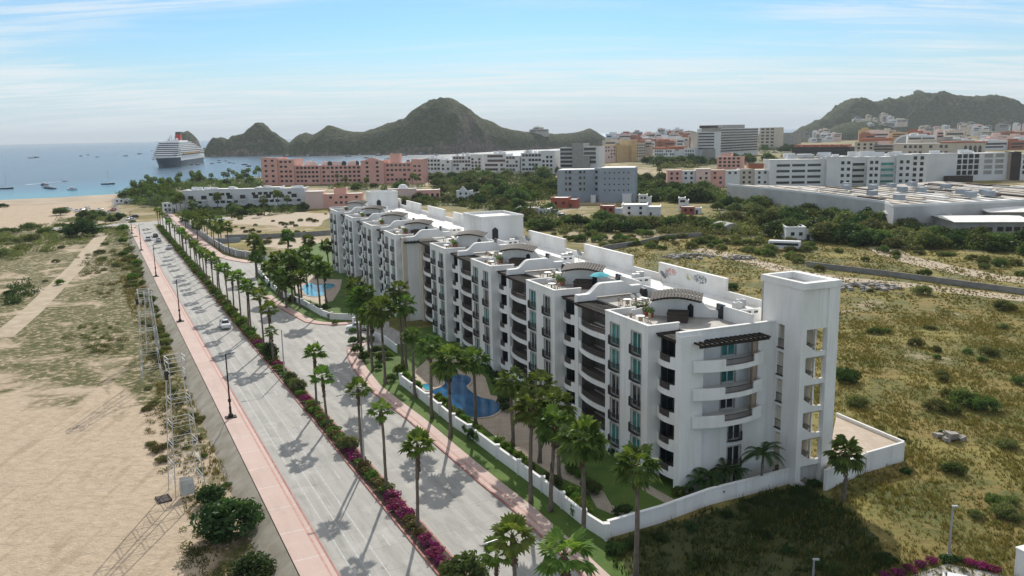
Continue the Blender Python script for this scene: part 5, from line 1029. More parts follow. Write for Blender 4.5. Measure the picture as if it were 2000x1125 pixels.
for k, x in enumerate((.41, .5, .58, .9)): q = MB(); q.lathe([(2.0, H*1.0), (1.9, H*1.0+2.2), (1.4, H*1.0+3.2), (.05, H*1.0+3.9)], 12, W*x, 9); q.build('roof_dome', M['brownwall'], b.o)
# 3 low salmon house with dome
b = Bld('domed_house', 'low salmon house with a white dome among the trees', 'house', 757, 860, 394, 371, 13, 'pinkpale', yb1=391)
b.block(0, b.w*.55, 0, 12, -1, b.h); b.block(b.w*.55+.02, b.w, -1, 12, -1, b.h*.85, 'pinkwall'); q = MB(); q.lathe([(3, b.h+.03), (2.8, b.h+1.4), (1.9, b.h+2.5), (.05, b.h+3)], 16, b.w*.3, 6); q.build('dome', M['whitewall'], b.o); b.wins(b.w*.6, b.w, .5, b.h*.8, 4, 1, 1.4, 2, y=-1)
# 4 white hotels along the bay
WL = ['white seaside hotel next to the salmon hotel', 'white stepped seaside hotel in the middle of the row', 'white seaside hotel with a taller end tower', 'pale seaside hotel with a sloping roof']
for k, (x0, x1, yb, yt, nc, nr) in enumerate(((826, 884, 338, 311, 5, 3), (884, 944, 338, 306, 6, 4), (946, 1016, 340, 302, 8, 4), (1018, 1084, 340, 300, 6, 4))):
    b = Bld('seaside_hotel', WL[k], 'hotel', x0, x1, yb, yt, 18, 'whitewall', group='white hotels along the bay')
    b.block(0, b.w*.62, 0, 18, -1, b.h); b.block(b.w*.62+.03, b.w, -2.5, 16, -1, b.h*(1.1 if k % 2 else .9)); b.wins(1, b.w*.6, 2, b.h, nc, nr, 2.6, 2.2, skip=.15, seed=k); b.wins(b.w*.64, b.w-1, 2, b.h*.9, max(2, nc//2), nr, 2.4, 2.2, y=-2.5, skip=.2, seed=k+9); b.roofbits(7, 1, b.w*.6, 2, 15, b.h, k+4, h=(2, 4))
# 5 striped grey building
b = Bld('office_block', 'grey office block with dark window stripes behind the blue grey block', 'office block', 1094, 1170, 340, 285, 20, 'concrete')
W, H = b.w, b.h
b.block(0, W*.33, 0, 20, -1, H*.93, 'whitewall'); b.bands(.5, W*.33, 2, H*.93, 6, .55); b.block(W*.33+.03, W*.60, -1.5, 20, -1, H*1.06); b.block(W*.60+.03, W, 0, 20, -1, H*.95, 'whitewall'); b.bands(W*.62, W*.92, H*.35, H*.95, 4, .55); b.block(W*.52, W*.78, -3, -.02 if False else -1.52, -1, H*.6)
# 6 blue grey block, two wings meeting in a fold
b = Bld('apartment_block', 'plain blue grey six storey block with small square windows', 'apartment block', 1089, 1240, 395, 333, 16, 'greywall'); W, H = b.w, b.h
q = MB(); q.prism([(0, 0), (W*.47, 4.5), (W*.56, 4.5), (W*.56, 18), (0, 16)], -1, H); o = q.build('wall_block', M['greywall'], b.o); q = MB(); q.prism([(W*.47+.05, 4.4), (W*.55, -1.2), (W, -1.5), (W, 16), (W*.56+.05, 16), (W*.56+.05, 4.4)], -1, H*1.06); q.build('wall_block', M['greywall'], b.o)
q = MB(); q.prism([(.4, 1), (W*.45, 5.2), (W*.5, 16), (.4, 15)], H+.01, H+.35); q.build('roof', M['roofwhite'], b.o); q = MB(); q.prism([(W*.56, -.6), (W-.4, -.8), (W-.4, 15), (W*.58, 15)], H*1.06+.01, H*1.06+.3); q.build('roof', M['roofwhite'], b.o)
for j in range(4):
    z = H*.9-j*H*.18
    for x in (.11, .16, .29, .34): put('window', wmesh(1.4 if x > .12 and x < .3 else .8, 1.4, 'darkglass'), b.o, (W*x, 4.5*x/.47, z), math.atan2(4.5, W*.47))
    for x in (.53, .545): put('window', wmesh(1.2, 1.5, 'darkglass'), b.o, (W*(x-.035), 4.4-5.6*(x-.47)/.08*.55, z), math.atan2(-5.6, W*.08))
    for i in range(6): put('window', wmesh(.7, .7, 'darkglass'), b.o, (W*(.62+.06*i), -1.25-.3*(.07+.06*i)/.45, z))
    q = MB(); q.extr([(W*.09, z-.5), (W*.36, z-.5), (W*.36, z-.1), (W*.09, z-.1)], lambda u, v, t: (u, 4.5*u/(W*.47)-.02-.14*t, v), 0, 1); q.build('window_band', M['concrete'], b.o)
b.block(W*.85, W*.96, -4.5, -1.6, -1, 4.5, 'whitewall'); b.block(W*.44, W*.5, -1.5, 1.5, -1, 3.6, 'whitewall')
# 7 ochre hotel and white villas around it
b = Bld('ochre_hotel', 'ochre yellow hotel with two square towers in the town', 'hotel', 1172, 1262, 318, 284, 25, 'creamwall', yb1=314); W, H = b.w, b.h
b.block(0, W*.36, 3, 25, -1, H*.95, 'pinkpale'); b.block(W*.36, W*.46, 0, 25, -1, H, 'yellow'); b.block(W*.46, W*.68, 4, 25, -1, H*.9, 'yellow'); b.block(W*.68, W*.80, 0, 25, -1, H*1.2, 'yellow'); b.block(W*.80, W, 2, 25, -1, H*1.05, 'creamwall'); b.wins(1, W*.36, 4, H*.95, 6, 4, 2, 2, y=3, skip=.1); b.wins(W*.81, W, 4, H, 4, 5, 2, 2, y=2)
b = Bld('villa_block', 'white villas with many small windows and terracotta roofs', 'villas', 1277, 1356, 319, 293, 22, 'whitewall'); W, H = b.w, b.h
b.block(0, W*.5, 0, 22, -1, H); b.block(W*.5+.05, W*.75, 2, 20, -1, H*.9); b.block(W*.75+.05, W, -1, 20, -1, H*1.1); b.wins(1, W*.5, 1, H, 9, 4, 1.8, 2, skip=.1); b.wins(W*.77, W, 1, H, 4, 4, 1.8, 2, y=-1, skip=.1); q = MB(); q.box(W*.3, W*.7, 6, 20, H+.55, H+4); q.build('roof', M['terracotta'], b.o); q = MB(); q.box(-W*.1, W*.2, 10, 24, H+.55, H+3); q.build('roof', M['terracotta'], b.o)
# 8 striped hotels on the rise
b = Bld('striped_hotel', 'white hotel with dark window stripes, shorter of the striped pair', 'hotel', 1348, 1394, 318, 259, 30, 'whitewall'); W, H = b.w, b.h
b.block(0, W*.3, 0, 30, -1, H*.98, 'creamwall'); b.block(W*.3, W, 1, 30, -1, H); b.bands(W*.32, W*.98, H*.42, H, 6, .5, y=1.); b.block(W*.55, W*1.05, -4, .98, -1, H*.45, 'concrete')
b = Bld('striped_hotel', 'broad white hotel with dark balcony stripes, tallest in the town', 'hotel', 1396, 1480, 308, 252, 35, 'whitewall', yb1=302); W, H = b.w, b.h
b.block(-W*.02, W*.09, -2, 20, -1, H*1.02, 'concrete'); b.block(W*.09+.05, W, 0, 35, -1, H); b.bands(W*.1, W*.985, H*.16, H, 9, .55); b.block(W*.4, W*.78, 8, 25, H+.6, H*1.13, 'concrete'); b.block(W*.0, W*.2, 10, 25, H*1.03, H*1.12, 'brownwall')
b = Bld('hotel_tower', 'beige hotel wing joined behind the broad striped hotel', 'hotel', 1482, 1514, 292, 250, 30, 'creamwall'); b.block(0, b.w, 0, 30, -1, b.h); b.wins(2, b.w-2, 4, b.h, 3, 6, 6, 3)
b = Bld('plain_block', 'plain grey windowless block on the rise behind the hotels', 'building', 1516, 1549, 287, 260, 30, 'concrete'); b.block(0, b.w, 0, 30, -1, b.h); b.wins(b.w*.8, b.w, 4, b.h, 1, 3, 4, 3, m='steel')
# 9 brown roofed building
b = Bld('hotel_block', 'terracotta roofed brown building behind the white apartment row', 'hotel', 1546, 1660, 304, 284, 30, 'brownwall'); W, H = b.w, b.h
b.block(0, W, 0, 30, -1, H*.8); b.bands(.5, W-.5, 1, H*.8, 3, .4)
for k in range(6): q = MB(); a = W*(.02+.16*k); q.extr([(a, H*.83), (a+W*.14, H*.83), (a+W*.12, H*1.05), (a+W*.02, H*1.05)], lambda u, v, t: (u, 1+22*t, v), 0, 1); q.build('roof', M['terracotta'], b.o)
# 10 long white apartment row
b = Bld('apartment_row', 'long bright white five storey apartment row before the shopping centre', 'apartment building', 1502, 1806, 365, 309, 22, 'whitewall', yb1=361); W, H = b.w, b.h
for k, (a, c, y0, z) in enumerate(((0, .36, 0, .92), (.36, .52, -4, 1.0), (.52, .615, -1.5, .97), (.615, .70, -4, .97), (.70, .80, -1.5, .96), (.80, .90, -4, 1.02), (.90, 1.0, -1, 1.04))):
    b.block(W*a, W*c-.05, y0, 22, -1, H*z)
for j in range(4):
    z = H*.10+j*H*.2
    for i in range(3): q = MB(); q.box(W*.045+W*.1*i, W*.045+W*.1*i+W*.085, -.1, .12, z, z+1.6); q.build('window_band', M['darkglass'], b.o)
    q = MB(); q.box(W*.53, W*.605, -1.62, -1.38, z, z+1.7); q.build('window_band', M['darkglass'], b.o); q = MB(); q.box(W*.71, W*.79, -1.62, -1.38, z, z+1.7); q.build('window_band', M['teal'], b.o)
    q = MB(); q.box(W*.525, W*.61, -3.2, -1.64, z-.3, z-.05); q.build('balcony_slab', M['whitewall'], b.o); q = MB(); q.box(W*.705, W*.795, -3.2, -1.64, z-.3, z-.05); q.build('balcony_slab', M['whitewall'], b.o)
b.wins(W*.44, W*.515, .5, H*.9, 2, 4, 2.0, 2.0, y=-4); b.wins(W*.625, W*.69, .5, H*.9, 2, 4, 2.0, 2.0, y=-4); b.wins(W*.81, W*.89, .5, H*.9, 2, 4, 2.0, 2.0, y=-4); b.wins(W*.905, W*.99, .5, H, 2, 5, 2.2, 2.2, y=-1)
b.roofbits(16, W*.05, W*.95, 3, 18, H*1.0, 5, h=(1.5, 3.6), w_=(4, 10)); [b.block(W*x, W*(x+.05), 2, 10, H*.93+.5, H*1.08, 'whitewall') for x in (.12, .24)]
q = MB(); q.box(W*.2, W*.33, 1, 8, H*.93+.6, H*.99); q.build('roof_terrace', M['brownwall'], b.o)
b = Bld('white_hall', 'white hotel wing with a blank wall and dark windows near the brown slab', 'hotel', 1808, 1970, 356, 302, 30, 'whitewall', yb1=352); W, H = b.w, b.h
b.block(0, W*.36, 0, 28, -1, H*1.0); b.block(W*.36+.05, W, 3, 28, -1, H*.98); b.wins(W*.38, W*.66, 3, H*.97, 4, 4, 3.2, 3, y=3); b.wins(W*.7, W*.97, 3, H*.97, 2, 4, 6, 2.6, m='concrete', y=3); q = MB(); q.box(W*.2, W*.5, -6, -1, -1, H*.22); q.build('porch', M['brownwall'], b.o); b.roofbits(8, 1, W*.9, 4, 25, H, 6, h=(1, 3), w_=(3, 9))
b = Bld('brown_slab', 'narrow dark brown tower slab at the end of the white wing', 'building', 1971, 1990, 352, 298, 20, 'brownwall'); b.block(0, b.w, 0, 20, -1, b.h)
b = Bld('white_block', 'white block cut off beyond the brown slab', 'building', 1991, 2040, 352, 302, 20, 'whitewall'); b.block(0, b.w, 0, 20, -1, b.h); b.wins(1, b.w, 3, b.h, 4, 4, 3, 2.4)
b = Bld('cream_hotel', 'long cream hotel with arched top windows behind the white wing', 'hotel', 1744, 1926, 316, 280, 40, 'creamwall'); W, H = b.w, b.h
b.block(0, W*.98, 0, 40, -1, H*.96); b.wins(W*.1, W*.6, H*.3, H*.95, 9, 2, 3, 3, skip=.2); b.roofbits(6, W*.1, W*.9, 3, 30, H, 7, 'creamwall', (2, 5), (8, 20)); q = MB(); q.box(W*.5, W, -.5, 30, H*.965+.5, H*1.06); q.build('roof', M['terracotta'], b.o)
for i in range(4): q = MB(); a = W*.76+i*W*.05; q.extr([(a, H*.5), (a+W*.032, H*.5), (a+W*.032, H*.78), (a+W*.016, H*.88), (a, H*.78)], lambda u, v, t: (u, -.15+.3*t, v), 0, 1); q.build('arched_window', M['darkglass'], b.o)
b = Bld('stepped_building', 'cream stepped building left of the arched cream hotel', 'building', 1668, 1744, 312, 276, 30, 'creamwall'); W, H = b.w, b.h
b.block(0, W*.5, 0, 30, -1, H*.95); b.block(W*.5, W, -3, 30, -1, H*.8, 'concrete'); b.bands(W*.52, W*.98, H*.3, H*.8, 3, .5, y=-3); q = MB(); q.box(W*.1, W*.9, 8, 28, H, H*1.15); q.build('roof', M['terracotta'], b.o); b.wins(1, W*.5, H*.3, H*.9, 3, 3, 3, 2.5)
# domed white hall on the hill side
b = Bld('domed_hall', 'white hall with a big glazed half dome below the mountain', 'hall', 1742, 1802, 290, 262, 40, 'whitewall'); W, H = b.w, b.h
b.block(0, W, 0, 40, -1, H*.25); q = MB(); q.extr([(W*(.5-.48*math.cos(math.pi*i/14)), H*.26+H*.72*math.sin(math.pi*i/14)) for i in range(15)], lambda u, v, t: (u, 1+36*t, v), 0, 1); q.build('vault', M['white'], b.o)
q = MB(); q.extr([(W*(.5-.40*math.cos(math.pi*i/14)), H*.28+H*.58*math.sin(math.pi*i/14)) for i in range(15)], lambda u, v, t: (u, .6+.38*t, v), 0, 1); q.build('window', M['steel'], b.o)
# 11 pink and white low rise
b = Bld('low_rise_row', 'pink and white stepped low rise houses beside the grey wall', 'houses', 1303, 1502, 366, 332, 16, 'pinkpale', yb1=364); W, H = b.w, b.h
for k in range(7):
    a, c = W*k/7, W*(k+1)/7-.05; mk = ('pinkwall', 'whitewall', 'pinkpale', 'pinkwall', 'whitewall', 'creamwall', 'whitewall')[k]; b.block(a, c, (0, 2, -1, 1, 0, 2, -1)[k], 16, -1, H*(.95, .9, 1., .92, .9, .95, .9)[k], mk); b.wins(a+1, c-1, 1, H*.9, 2, 3, 1.6, 1.6, y=(0, 2, -1, 1, 0, 2, -1)[k], skip=.25, seed=k)
b.block(W*.8, W*.95, 3, 12, H, H*1.25, 'terracotta')
b = Bld('terracotta_house', 'terracotta pink apartment house above the low rise row', 'house', 1400, 1448, 330, 303, 18, 'pinkwall'); W, H = b.w, b.h; b.block(0, W, 0, 18, -1, H*.85); b.block(W*.2, W*.55, 2, 14, H*.86+.5, H*1.1); b.wins(1, W-1, 1, H*.85, 5, 3, 2.6, 2)
# 12 shopping centre and its roofs
mz = 9.0; P = [G(*p, mz) for p in ((1420, 362), (1608, 381), (1727, 397), (1746, 405), (2030, 393), (2030, 366), (1832, 354), (1672, 366), (1500, 362))]
P0 = Vector((P[0].x, P[0].y, 0)); mall = thing('shopping_centre', 'sprawling flat roofed grey shopping centre with rows of roof skylights', 'shopping centre', P0); Lp = [(p-P0).xy for p in P]
q = MB(); q.prism(Lp, -1, mz); q.build('wall_block', M['mallwall'], mall); q = MB(); o1, o2 = offset(Lp[:5], -.1), offset(Lp[:5], -.8); strip(q, o1, o2, mz+.003, mz+.9); q.build('parapet', M['whitewall'], mall)
cM = sum(Lp, Vector((0, 0)))/len(Lp); q = MB(); q.sheet([p.lerp(cM, .012) for p in Lp], mz+.04); q.build('roof', M['mallroof'], mall)
d1 = (Lp[2]-Lp[1]).normalized(); d2 = (Lp[4]-Lp[3]).normalized(); r5 = random.Random(8)
def inroof(a): return inpoly(a.x, a.y, [tuple(p.lerp(cM, .02)) for p in Lp])
for i in range(46):
    t = 0
    base = Lp[3]+d2*(-110+i*6.5)
    while t < 190:
        L_ = r5.uniform(9, 22); a, c = base-d1*(t+3), base-d1*(t+3+L_); w_ = r5.uniform(2, 3.4)
        if inroof(a) and inroof(c) and inroof(a+d2*w_) and inroof(c+d2*w_): q = MB(); q.prism([a, c, c+d2*w_, a+d2*w_], mz+.05, mz+r5.uniform(.3, .7)); q.build('skylight', M[r5.choice(['concrete', 'brownwall', 'terrace', 'creamwall', 'roofwhite', 'creamwall'])], mall)
        t += L_+r5.uniform(2, 5)
for i in range(16):
    a = Lp[3].lerp(cM, r5.uniform(.2, 1.5))+d2*r5.uniform(-30, 60)
    if inroof(a): q = MB(); q.prism([a, a-d1*4, a-d1*4+d2*3, a+d2*3], mz+1.15, mz+3.2); q.build('roof_plant', M['greywall'], mall)
for k, (x0, x1, yb, yt, dp, lab) in enumerate(((1738, 1850, 446, 418, 12, 'low white loading hall at the corner of the shopping centre'), (1865, 2010, 462, 432, 22, 'flat roofed beige shed below the shopping centre'), (1930, 2020, 446, 412, 20, 'dark fronted shed beside the shopping centre'))):
    b = Bld('shed', lab, 'shed', x0, x1, yb, yt, dp, 'concrete' if k else 'mallwall'); b.block(0, b.w, 0, dp, -1, b.h*.85); q = MB(); q.extr([(-1.2, b.h*.87+.5), (dp*.5, b.h*1.05+.5), (dp+.5, b.h*.87+.5)], lambda u, v, t: (-1.+t*(b.w+2), u, v), 0, 1); q.build('roof', M['roofwhite'], b.o)
    q = MB(); q.box(b.w*.2, b.w*.5, -.12, .1, .2, b.h*.6); q.build('loading_door', M['brownwall'], b.o); b.wins(b.w*.55, b.w, .5, b.h*.8, 4, 1, 2, 1.6)
# 13 small houses in the trees
SM = [('red_house', 'red walled flat roofed house in front of the blue grey block', 1172, 1214, 430, 404, 9, 'brick'), ('long_house', 'white roofed low house beside the red house', 1214, 1290, 424, 402, 14, 'whitewall'), ('small_house', 'small white two storey house between the trees', 1247, 1271, 404, 382, 8, 'whitewall'), ('garden_house', 'white house with a red annexe among the scrub', 1325, 1345, 412, 388, 8, 'whitewall'), ('red_annexe', 'low red annexe with flat white roof in the scrub', 1330, 1370, 418, 406, 8, 'brick'), ('canopy_house', 'red tiled low canopy house left of the blue grey block', 1076, 1126, 406, 388, 12, 'brick'), ('white_store', 'low white store house behind the scrub trees', 1535, 1592, 470, 446, 12, 'whitewall'), ('chapel', 'little white chapel with a stepped gable behind the apartment roof', 892, 930, 394, 374, 8, 'whitewall'), ('gatehouse', 'small white gatehouse at the far end of the road', 318, 346, 416, 398, 7, 'whitewall'), ('kiosk', 'white kiosk by the beach at the road end', 223, 252, 398, 390, 6, 'whitewall'), ('garage', 'flat roofed pale garage right of the palms', 1008, 1072, 420, 408, 12, 'creamwall'), ('white_flat_house', 'white flat house by the hotel gardens', 905, 950, 358, 350, 12, 'whitewall')]
for k, (nm, lab, x0, x1, yb, yt, dp, mk) in enumerate(SM):
    b = Bld(nm, lab, 'house', x0, x1, yb, yt, dp, mk); b.block(0, b.w*.66, 0, dp, -1, b.h, capm='roofwhite'); b.block(b.w*.66+.03, b.w, .8, dp-.5, -1, b.h*.8, mk if k % 2 else 'whitewall'); b.wins(.8, b.w*.64, .4, b.h, 2, 2 if b.h > 5 else 1, 1.2, 1.2, seed=k); q = MB(); q.box(b.w*.72, b.w*.72+1, .7, .9, 0, min(2.1, b.h*.6)); q.build('door', M['brownwall'], b.o)
    if nm == 'chapel': q = MB(); q.extr([(b.w*.1, b.h+.5), (b.w*.55, b.h+.5), (b.w*.45, b.h+1.6), (b.w*.33, b.h+3.2), (b.w*.2, b.h+1.6)], lambda u, v, t: (u, t, v), 0, .6); q.build('gable', M['whitewall'], b.o)
# 14 far town on the slopes
r6 = random.Random(21); far_pts = []
def fartown(n, poly_, d0, d1, where, seed, mats, sz=(10, 26), hs=(5, 12)):
    r = random.Random(seed); pts = []; xs = [p[0] for p in poly_]; ys = [p[1] for p in poly_]; t = 0
    while len(pts) < n and t < 9000:
        t += 1; x, y = r.uniform(min(xs), max(xs)), r.uniform(min(ys), max(ys))
        if inpoly(x, y, poly_): pts.append((x, y))
    pts.sort()
    for i, (x, y) in enumerate(pts):
        D = d0+(d1-d0)*(max(ys)-y)/(max(ys)-min(ys)); p = AY(x, y, D); w_, h, dp = r.uniform(*sz), r.uniform(*hs), r.uniform(10, 18); mk = r.choice(mats)
        o = thing('hillside_house', {'whitewall': 'white', 'creamwall': 'cream', 'pinkpale': 'pale pink', 'concrete': 'grey', 'yellow': 'ochre', 'terracotta': 'terracotta'}[mk]+' house '+where+', '+nth(i)+' from the sea', 'house', p, r.uniform(-.35, .35), 'houses '+where)
        q = MB(); q.box(-w_/2, w_/2, 0, dp, -14, h); q.box(-w_*.3, w_*.1, 3, dp, h, h+r.uniform(1, 4)); q.build('wall_block', M[mk], o)
        q = MB(); q.box(-w_*.42, w_*.42, -.25, .1, h*.5, h*.72); q.build('window_band', M['darkglass'], o); q = MB(); q.box(-w_*.42, w_*.3, -.25, .1, h*.12, h*.32); q.build('window_band', M['darkglass'], o)
MT = ['whitewall', 'creamwall', 'whitewall', 'pinkpale', 'concrete']
fartown(44, [(1195, 268), (1240, 268), (1345, 256), (1345, 285), (1270, 290), (1195, 290)], 1500, 2300, 'on the far rise past the hotels', 1, MT+['terracotta'], (14, 40), (8, 16))
fartown(20, [(1560, 266), (1620, 256), (1640, 268), (1600, 276), (1560, 278)], 2150, 2450, 'at the mountain foot by the plain block', 2, MT)
fartown(26, [(1640, 232), (1740, 226), (1780, 244), (1700, 248), (1650, 240)], 2480, 2750, 'high on the mountain side', 3, ['whitewall', 'creamwall', 'creamwall', 'concrete'], (10, 24), (5, 9))
fartown(40, [(1800, 250), (1900, 242), (2010, 246), (2010, 276), (1800, 276)], 1900, 2750, 'on the slope above the cream hotel', 4, MT, (14, 36), (6, 13))
fartown(30, [(1690, 262), (2010, 272), (2010, 292), (1930, 290), (1690, 276)], 1250, 1700, 'below the mountain', 5, MT+['terracotta', 'yellow'], (16, 40), (8, 15))
fartown(10, [(1160, 285), (1270, 282), (1345, 285), (1340, 292), (1170, 292)], 1300, 1500, 'round the ochre hotel', 6, ['pinkpale', 'creamwall', 'terracotta'], (14, 30), (10, 14))
fartown(3, [(1040, 254), (1076, 256), (1070, 262), (1044, 262)], 2250, 2300, 'on the headland crest', 7, ['creamwall'], (20, 34), (6, 9))
# ------------------------------------------------------------------ street lamps
def road_lamp(i, px):
    b_ = G(*px, .14); o = thing('street_lamp', 'tall brown street lamp on the promenade pavement, '+nth(i)+' from the camera', 'street lamp', b_, RA, 'brown street lamps along the promenade')
    q = MB(); q.box(-.75, .75, -.55, .55, 0, .14); q.box(-.3, .3, -.3, .3, .14, .5); q.build('base', M['wood'], o)
    q = MB(); q.tube([(0, 0, .5), (0, 0, 1.6), (0, 0, 1.62), (0, 0, 9.3)], [.17, .17, .12, .085], 8); q.box(-.2, .2, -.16, .16, 2.3, 2.7); q.build('pole', M['wood'], o)
    q = MB(); q.tube([(0, 0, 9.2), (.9, 0, 9.35)], .05, 6); q.tube([(0, 0, 9.0), (-.9, 0, 9.0)], .04, 6); q.build('arm', M['wood'], o)
    q = MB(); q.box(.7, 1.25, -.14, .14, 9.32, 9.46); q.build('lamp_head', M['steel'], o)
for i, p in enumerate(((451, 815), (352, 628), (305, 540), (276, 489), (258, 456))): road_lamp(i, p)
def white_lamp(label, base, h, arm, rz=0., z=0.):
    o = thing('street_lamp', label, 'street lamp', (base[0], base[1], z), rz, 'slim grey street lamps'); q = MB(); q.tube([(0, 0, 0), (0, 0, h)], [.12, .08], 8); q.box(-.15, .15, -.15, .15, 0, .25); q.build('pole', M['steel'], o)
    if arm: q = MB(); q.tube([(0, 0, h-.02), (-.7, 0, h+.22), (-1.6, 0, h+.34), (-2.4, 0, h+.28)], .045, 6); q.build('arm', M['steel'], o); q = MB(); q.box(-2.9, -2.3, -.11, .11, h+.2, h+.3); q.build('lamp_head', M['concrete'], o)
    else: q = MB(); q.box(-.1, .45, -.12, .12, h, h+.12); q.build('lamp_head', M['steel'], o)
for i, (s, h, lab) in enumerate(((51.6, 9.0, 'grey street lamp with a curved arm beside the nearest median palms'), (91.5, 9.2, 'slim grey street lamp rising from the median by the sparse pale tree'), (137, 7.6, 'grey street lamp in the median behind the wide dark tree'))): white_lamp(lab, NSW(25.7, s), h, True, RA, .1)
for i, (px, top, lab) in enumerate((((1853, 1086), 990, 'white lamp post at the hedge corner of the near car park'), ((1587, 1145), 1094, 'white lamp post in the grass at the bottom edge'))):
    b_ = G(*px); white_lamp(lab, (b_.x, b_.y), HT(b_, top), False)
# ------------------------------------------------------------------ cars
def car_meshes(suv, m):
    hh = .12 if suv else 0
    prof = [(-2.2, .35), (-2.25, .62), (-2.1, .86+hh), (-1.0 if not suv else -1.05, .98+hh), (1.75 if suv else 1.5, 1.0+hh), (2.15, .92+hh), (2.22, .6), (2.15, .35)]
    q = MB(); n = len(prof)
    for y, k in ((-.9, .96), (-.8, 1.)): pass
    rows = [(-.92, .0), (-.86, .05), (.86, .05), (.92, .0)]
    for y, up in rows: q.v += [(x, y, z+(up if z > .8 else 0)) for x, z in prof]
    for r_ in range(3): q.f += [(r_*n+i, r_*n+(i+1) % n, (r_+1)*n+(i+1) % n, (r_+1)*n+i) for i in range(n)]
    q.f += [tuple(range(n-1, -1, -1)), tuple(range(3*n, 4*n))]
    cab = [(-1.05, .95+hh), (-.45, 1.42+hh*1.6), (1.2 if suv else .75, 1.45+hh*1.6), (2.05 if suv else 1.55, .97+hh)]; z1 = 1.44+hh*1.6
    q.v += [(-.40, -.62, z1+.01), (cab[2][0]-.05, -.62, z1+.03), (cab[2][0]-.05, .62, z1+.03), (-.40, .62, z1+.01)]; b_ = len(q.v)-4; q.f.append((b_, b_+1, b_+2, b_+3))
    body = q.mesh('body', m); g = MB(); 
    lo = [(cab[0][0], -.80, cab[0][1]), (cab[3][0], -.80, cab[3][1]), (cab[3][0], .80, cab[3][1]), (cab[0][0], .80, cab[0][1])]; up = [(cab[1][0], -.64, z1), (cab[2][0], -.64, z1), (cab[2][0], .64, z1), (cab[1][0], .64, z1)]
    g.add(lo+up, [(0, 1, 5, 4), (1, 2, 6, 5), (2, 3, 7, 6), (3, 0, 4, 7), (4, 5, 6, 7)]); glass = g.mesh('windows', M['darkglass'])
    p = MB()
    for y in (-1, 1):
        for x0, x1 in ((cab[1][0], cab[0][0]), (.35, .4), (cab[2][0], cab[3][0])): p.bar((x0, y*.65, z1), (x1, y*.81, .97+hh), .09)
    p.add([(-.45, -.64, z1+.015), (cab[2][0], -.64, z1+.02), (cab[2][0], .64, z1+.02), (-.45, .64, z1+.015)], [(0, 1, 2, 3)]); return body, glass, p.mesh('pillars', m)
wq = MB(); 
prof = [(.0, -.11), (.27, -.11), (.34, -.08), (.34, .08), (.27, .11), (.0, .11)]; n = 14
for r_, y in prof: wq.v += [(r_*math.cos(2*math.pi*k/n), y, r_*math.sin(2*math.pi*k/n)) for k in range(n)]
for i in range(5): wq.f += [(i*n+k, i*n+(k+1) % n, (i+1)*n+(k+1) % n, (i+1)*n+k) for k in range(n)]
wheel_me = wq.mesh('tyre', M['rubber'], True); rq = MB(); rq.lathe([(.01, 0), (.2, .0), (.21, -.02)], 10); rim_me = rq.mesh('rim', M['steel'])
lq = MB().box(-.06, .02, -.2, .2, -.08, .08); head_me = lq.mesh('headlight', M['joinery']); tail_me = MB().box(-.02, .05, -.16, .16, -.1, .1).mesh('tail_light', M['red'])
CP = {k: mat('car_'+k, c, tuple(x*.95 for x in c), 1, .25, spec=.5) for k, c in (('white', (.75, .75, .75)), ('silver', (.45, .46, .48)), ('dark', (.03, .035, .045)), ('blue', (.06, .10, .18)), ('red', (.35, .03, .03)))}
CM = {}
def car(x, y, z, rz, col, suv, label, group=None, parts=True, s=1.):
    k = (col, suv)
    if k not in CM: CM[k] = car_meshes(suv, CP[col])
    o = thing('parked_car' if group and 'parked' in group else 'car', label, 'car', (x, y, z), rz, group); o.scale = (s,)*3; put('body', CM[k][0], o); put('windows', CM[k][1], o); put('pillars', CM[k][2], o)
    for wx in (-1.35, 1.4):
        for wy in (-.84, .84):
            w_ = put('wheel', wheel_me, o, (wx, wy, .34)); r_ = put('rim', rim_me, w_, (0, .115 if wy > 0 else -.115, 0)); r_.rotation_euler = (R(-90 if wy > 0 else 90), 0, 0)
    if parts:
        for wy in (-.62, .62): put('headlight', head_me, o, (-2.2, wy, .72)); put('tail_light', tail_me, o, (2.2, wy, .78))
    return o
A_S = math.atan2(SD.y, SD.x)             # along the road, away from the camera
q = G(440, 640, .02); car(q.x, q.y, .026, A_S, 'white', True, 'white car driving toward the camera on the boulevard beside magenta shrubs')
for px, col, suv, lab, dr in (((290, 470), 'silver', True, 'silver car with a dark windscreen on the far boulevard', 0), ((304, 463), 'dark', False, 'small dark car furthest along the lane by the far median', 1), ((310, 472), 'silver', False, 'pale grey low car on the far boulevard beside the median', 1), ((331, 486), 'white', False, 'white car half hidden against the far median kerb', 1)):
    q = G(*px, .02); car(q.x, q.y, .026, A_S+math.pi*dr, col, suv, lab)
q = G(698, 645, .05); car(q.x, q.y, .056, R(8), 'white', True, 'white car parked by the apartment entrance under the palms')
q = G(1866, 1178, 0); car(q.x, q.y, .06, R(62), 'white', True, 'white car at the bottom edge beside the magenta hedge', s=1.15)
for i, (px, col) in enumerate((((252, 430), 'white'), ((260, 431), 'silver'), ((262, 426), 'dark'), ((205, 420), 'white'), ((212, 417), 'silver'), ((190, 418), 'dark'), ((178, 415), 'white'), ((160, 412), 'silver'), ((150, 414), 'white'), ((138, 412), 'white'), ((128, 410), 'silver'), ((116, 411), 'blue'), ((170, 409), 'white'), ((195, 411), 'white'), ((222, 412), 'red'))):
    zz = LZ if px[0] < 245 else .03; q = G(*px, zz); car(q.x, q.y, zz+.01, rnd.uniform(0, 3), col, i % 2 == 0, {'white': 'white', 'silver': 'silver', 'dark': 'black', 'blue': 'blue', 'red': 'red'}[col]+' car parked by the beach at the road end, '+nth(i)+' counted from the road', 'cars parked by the beach', False)
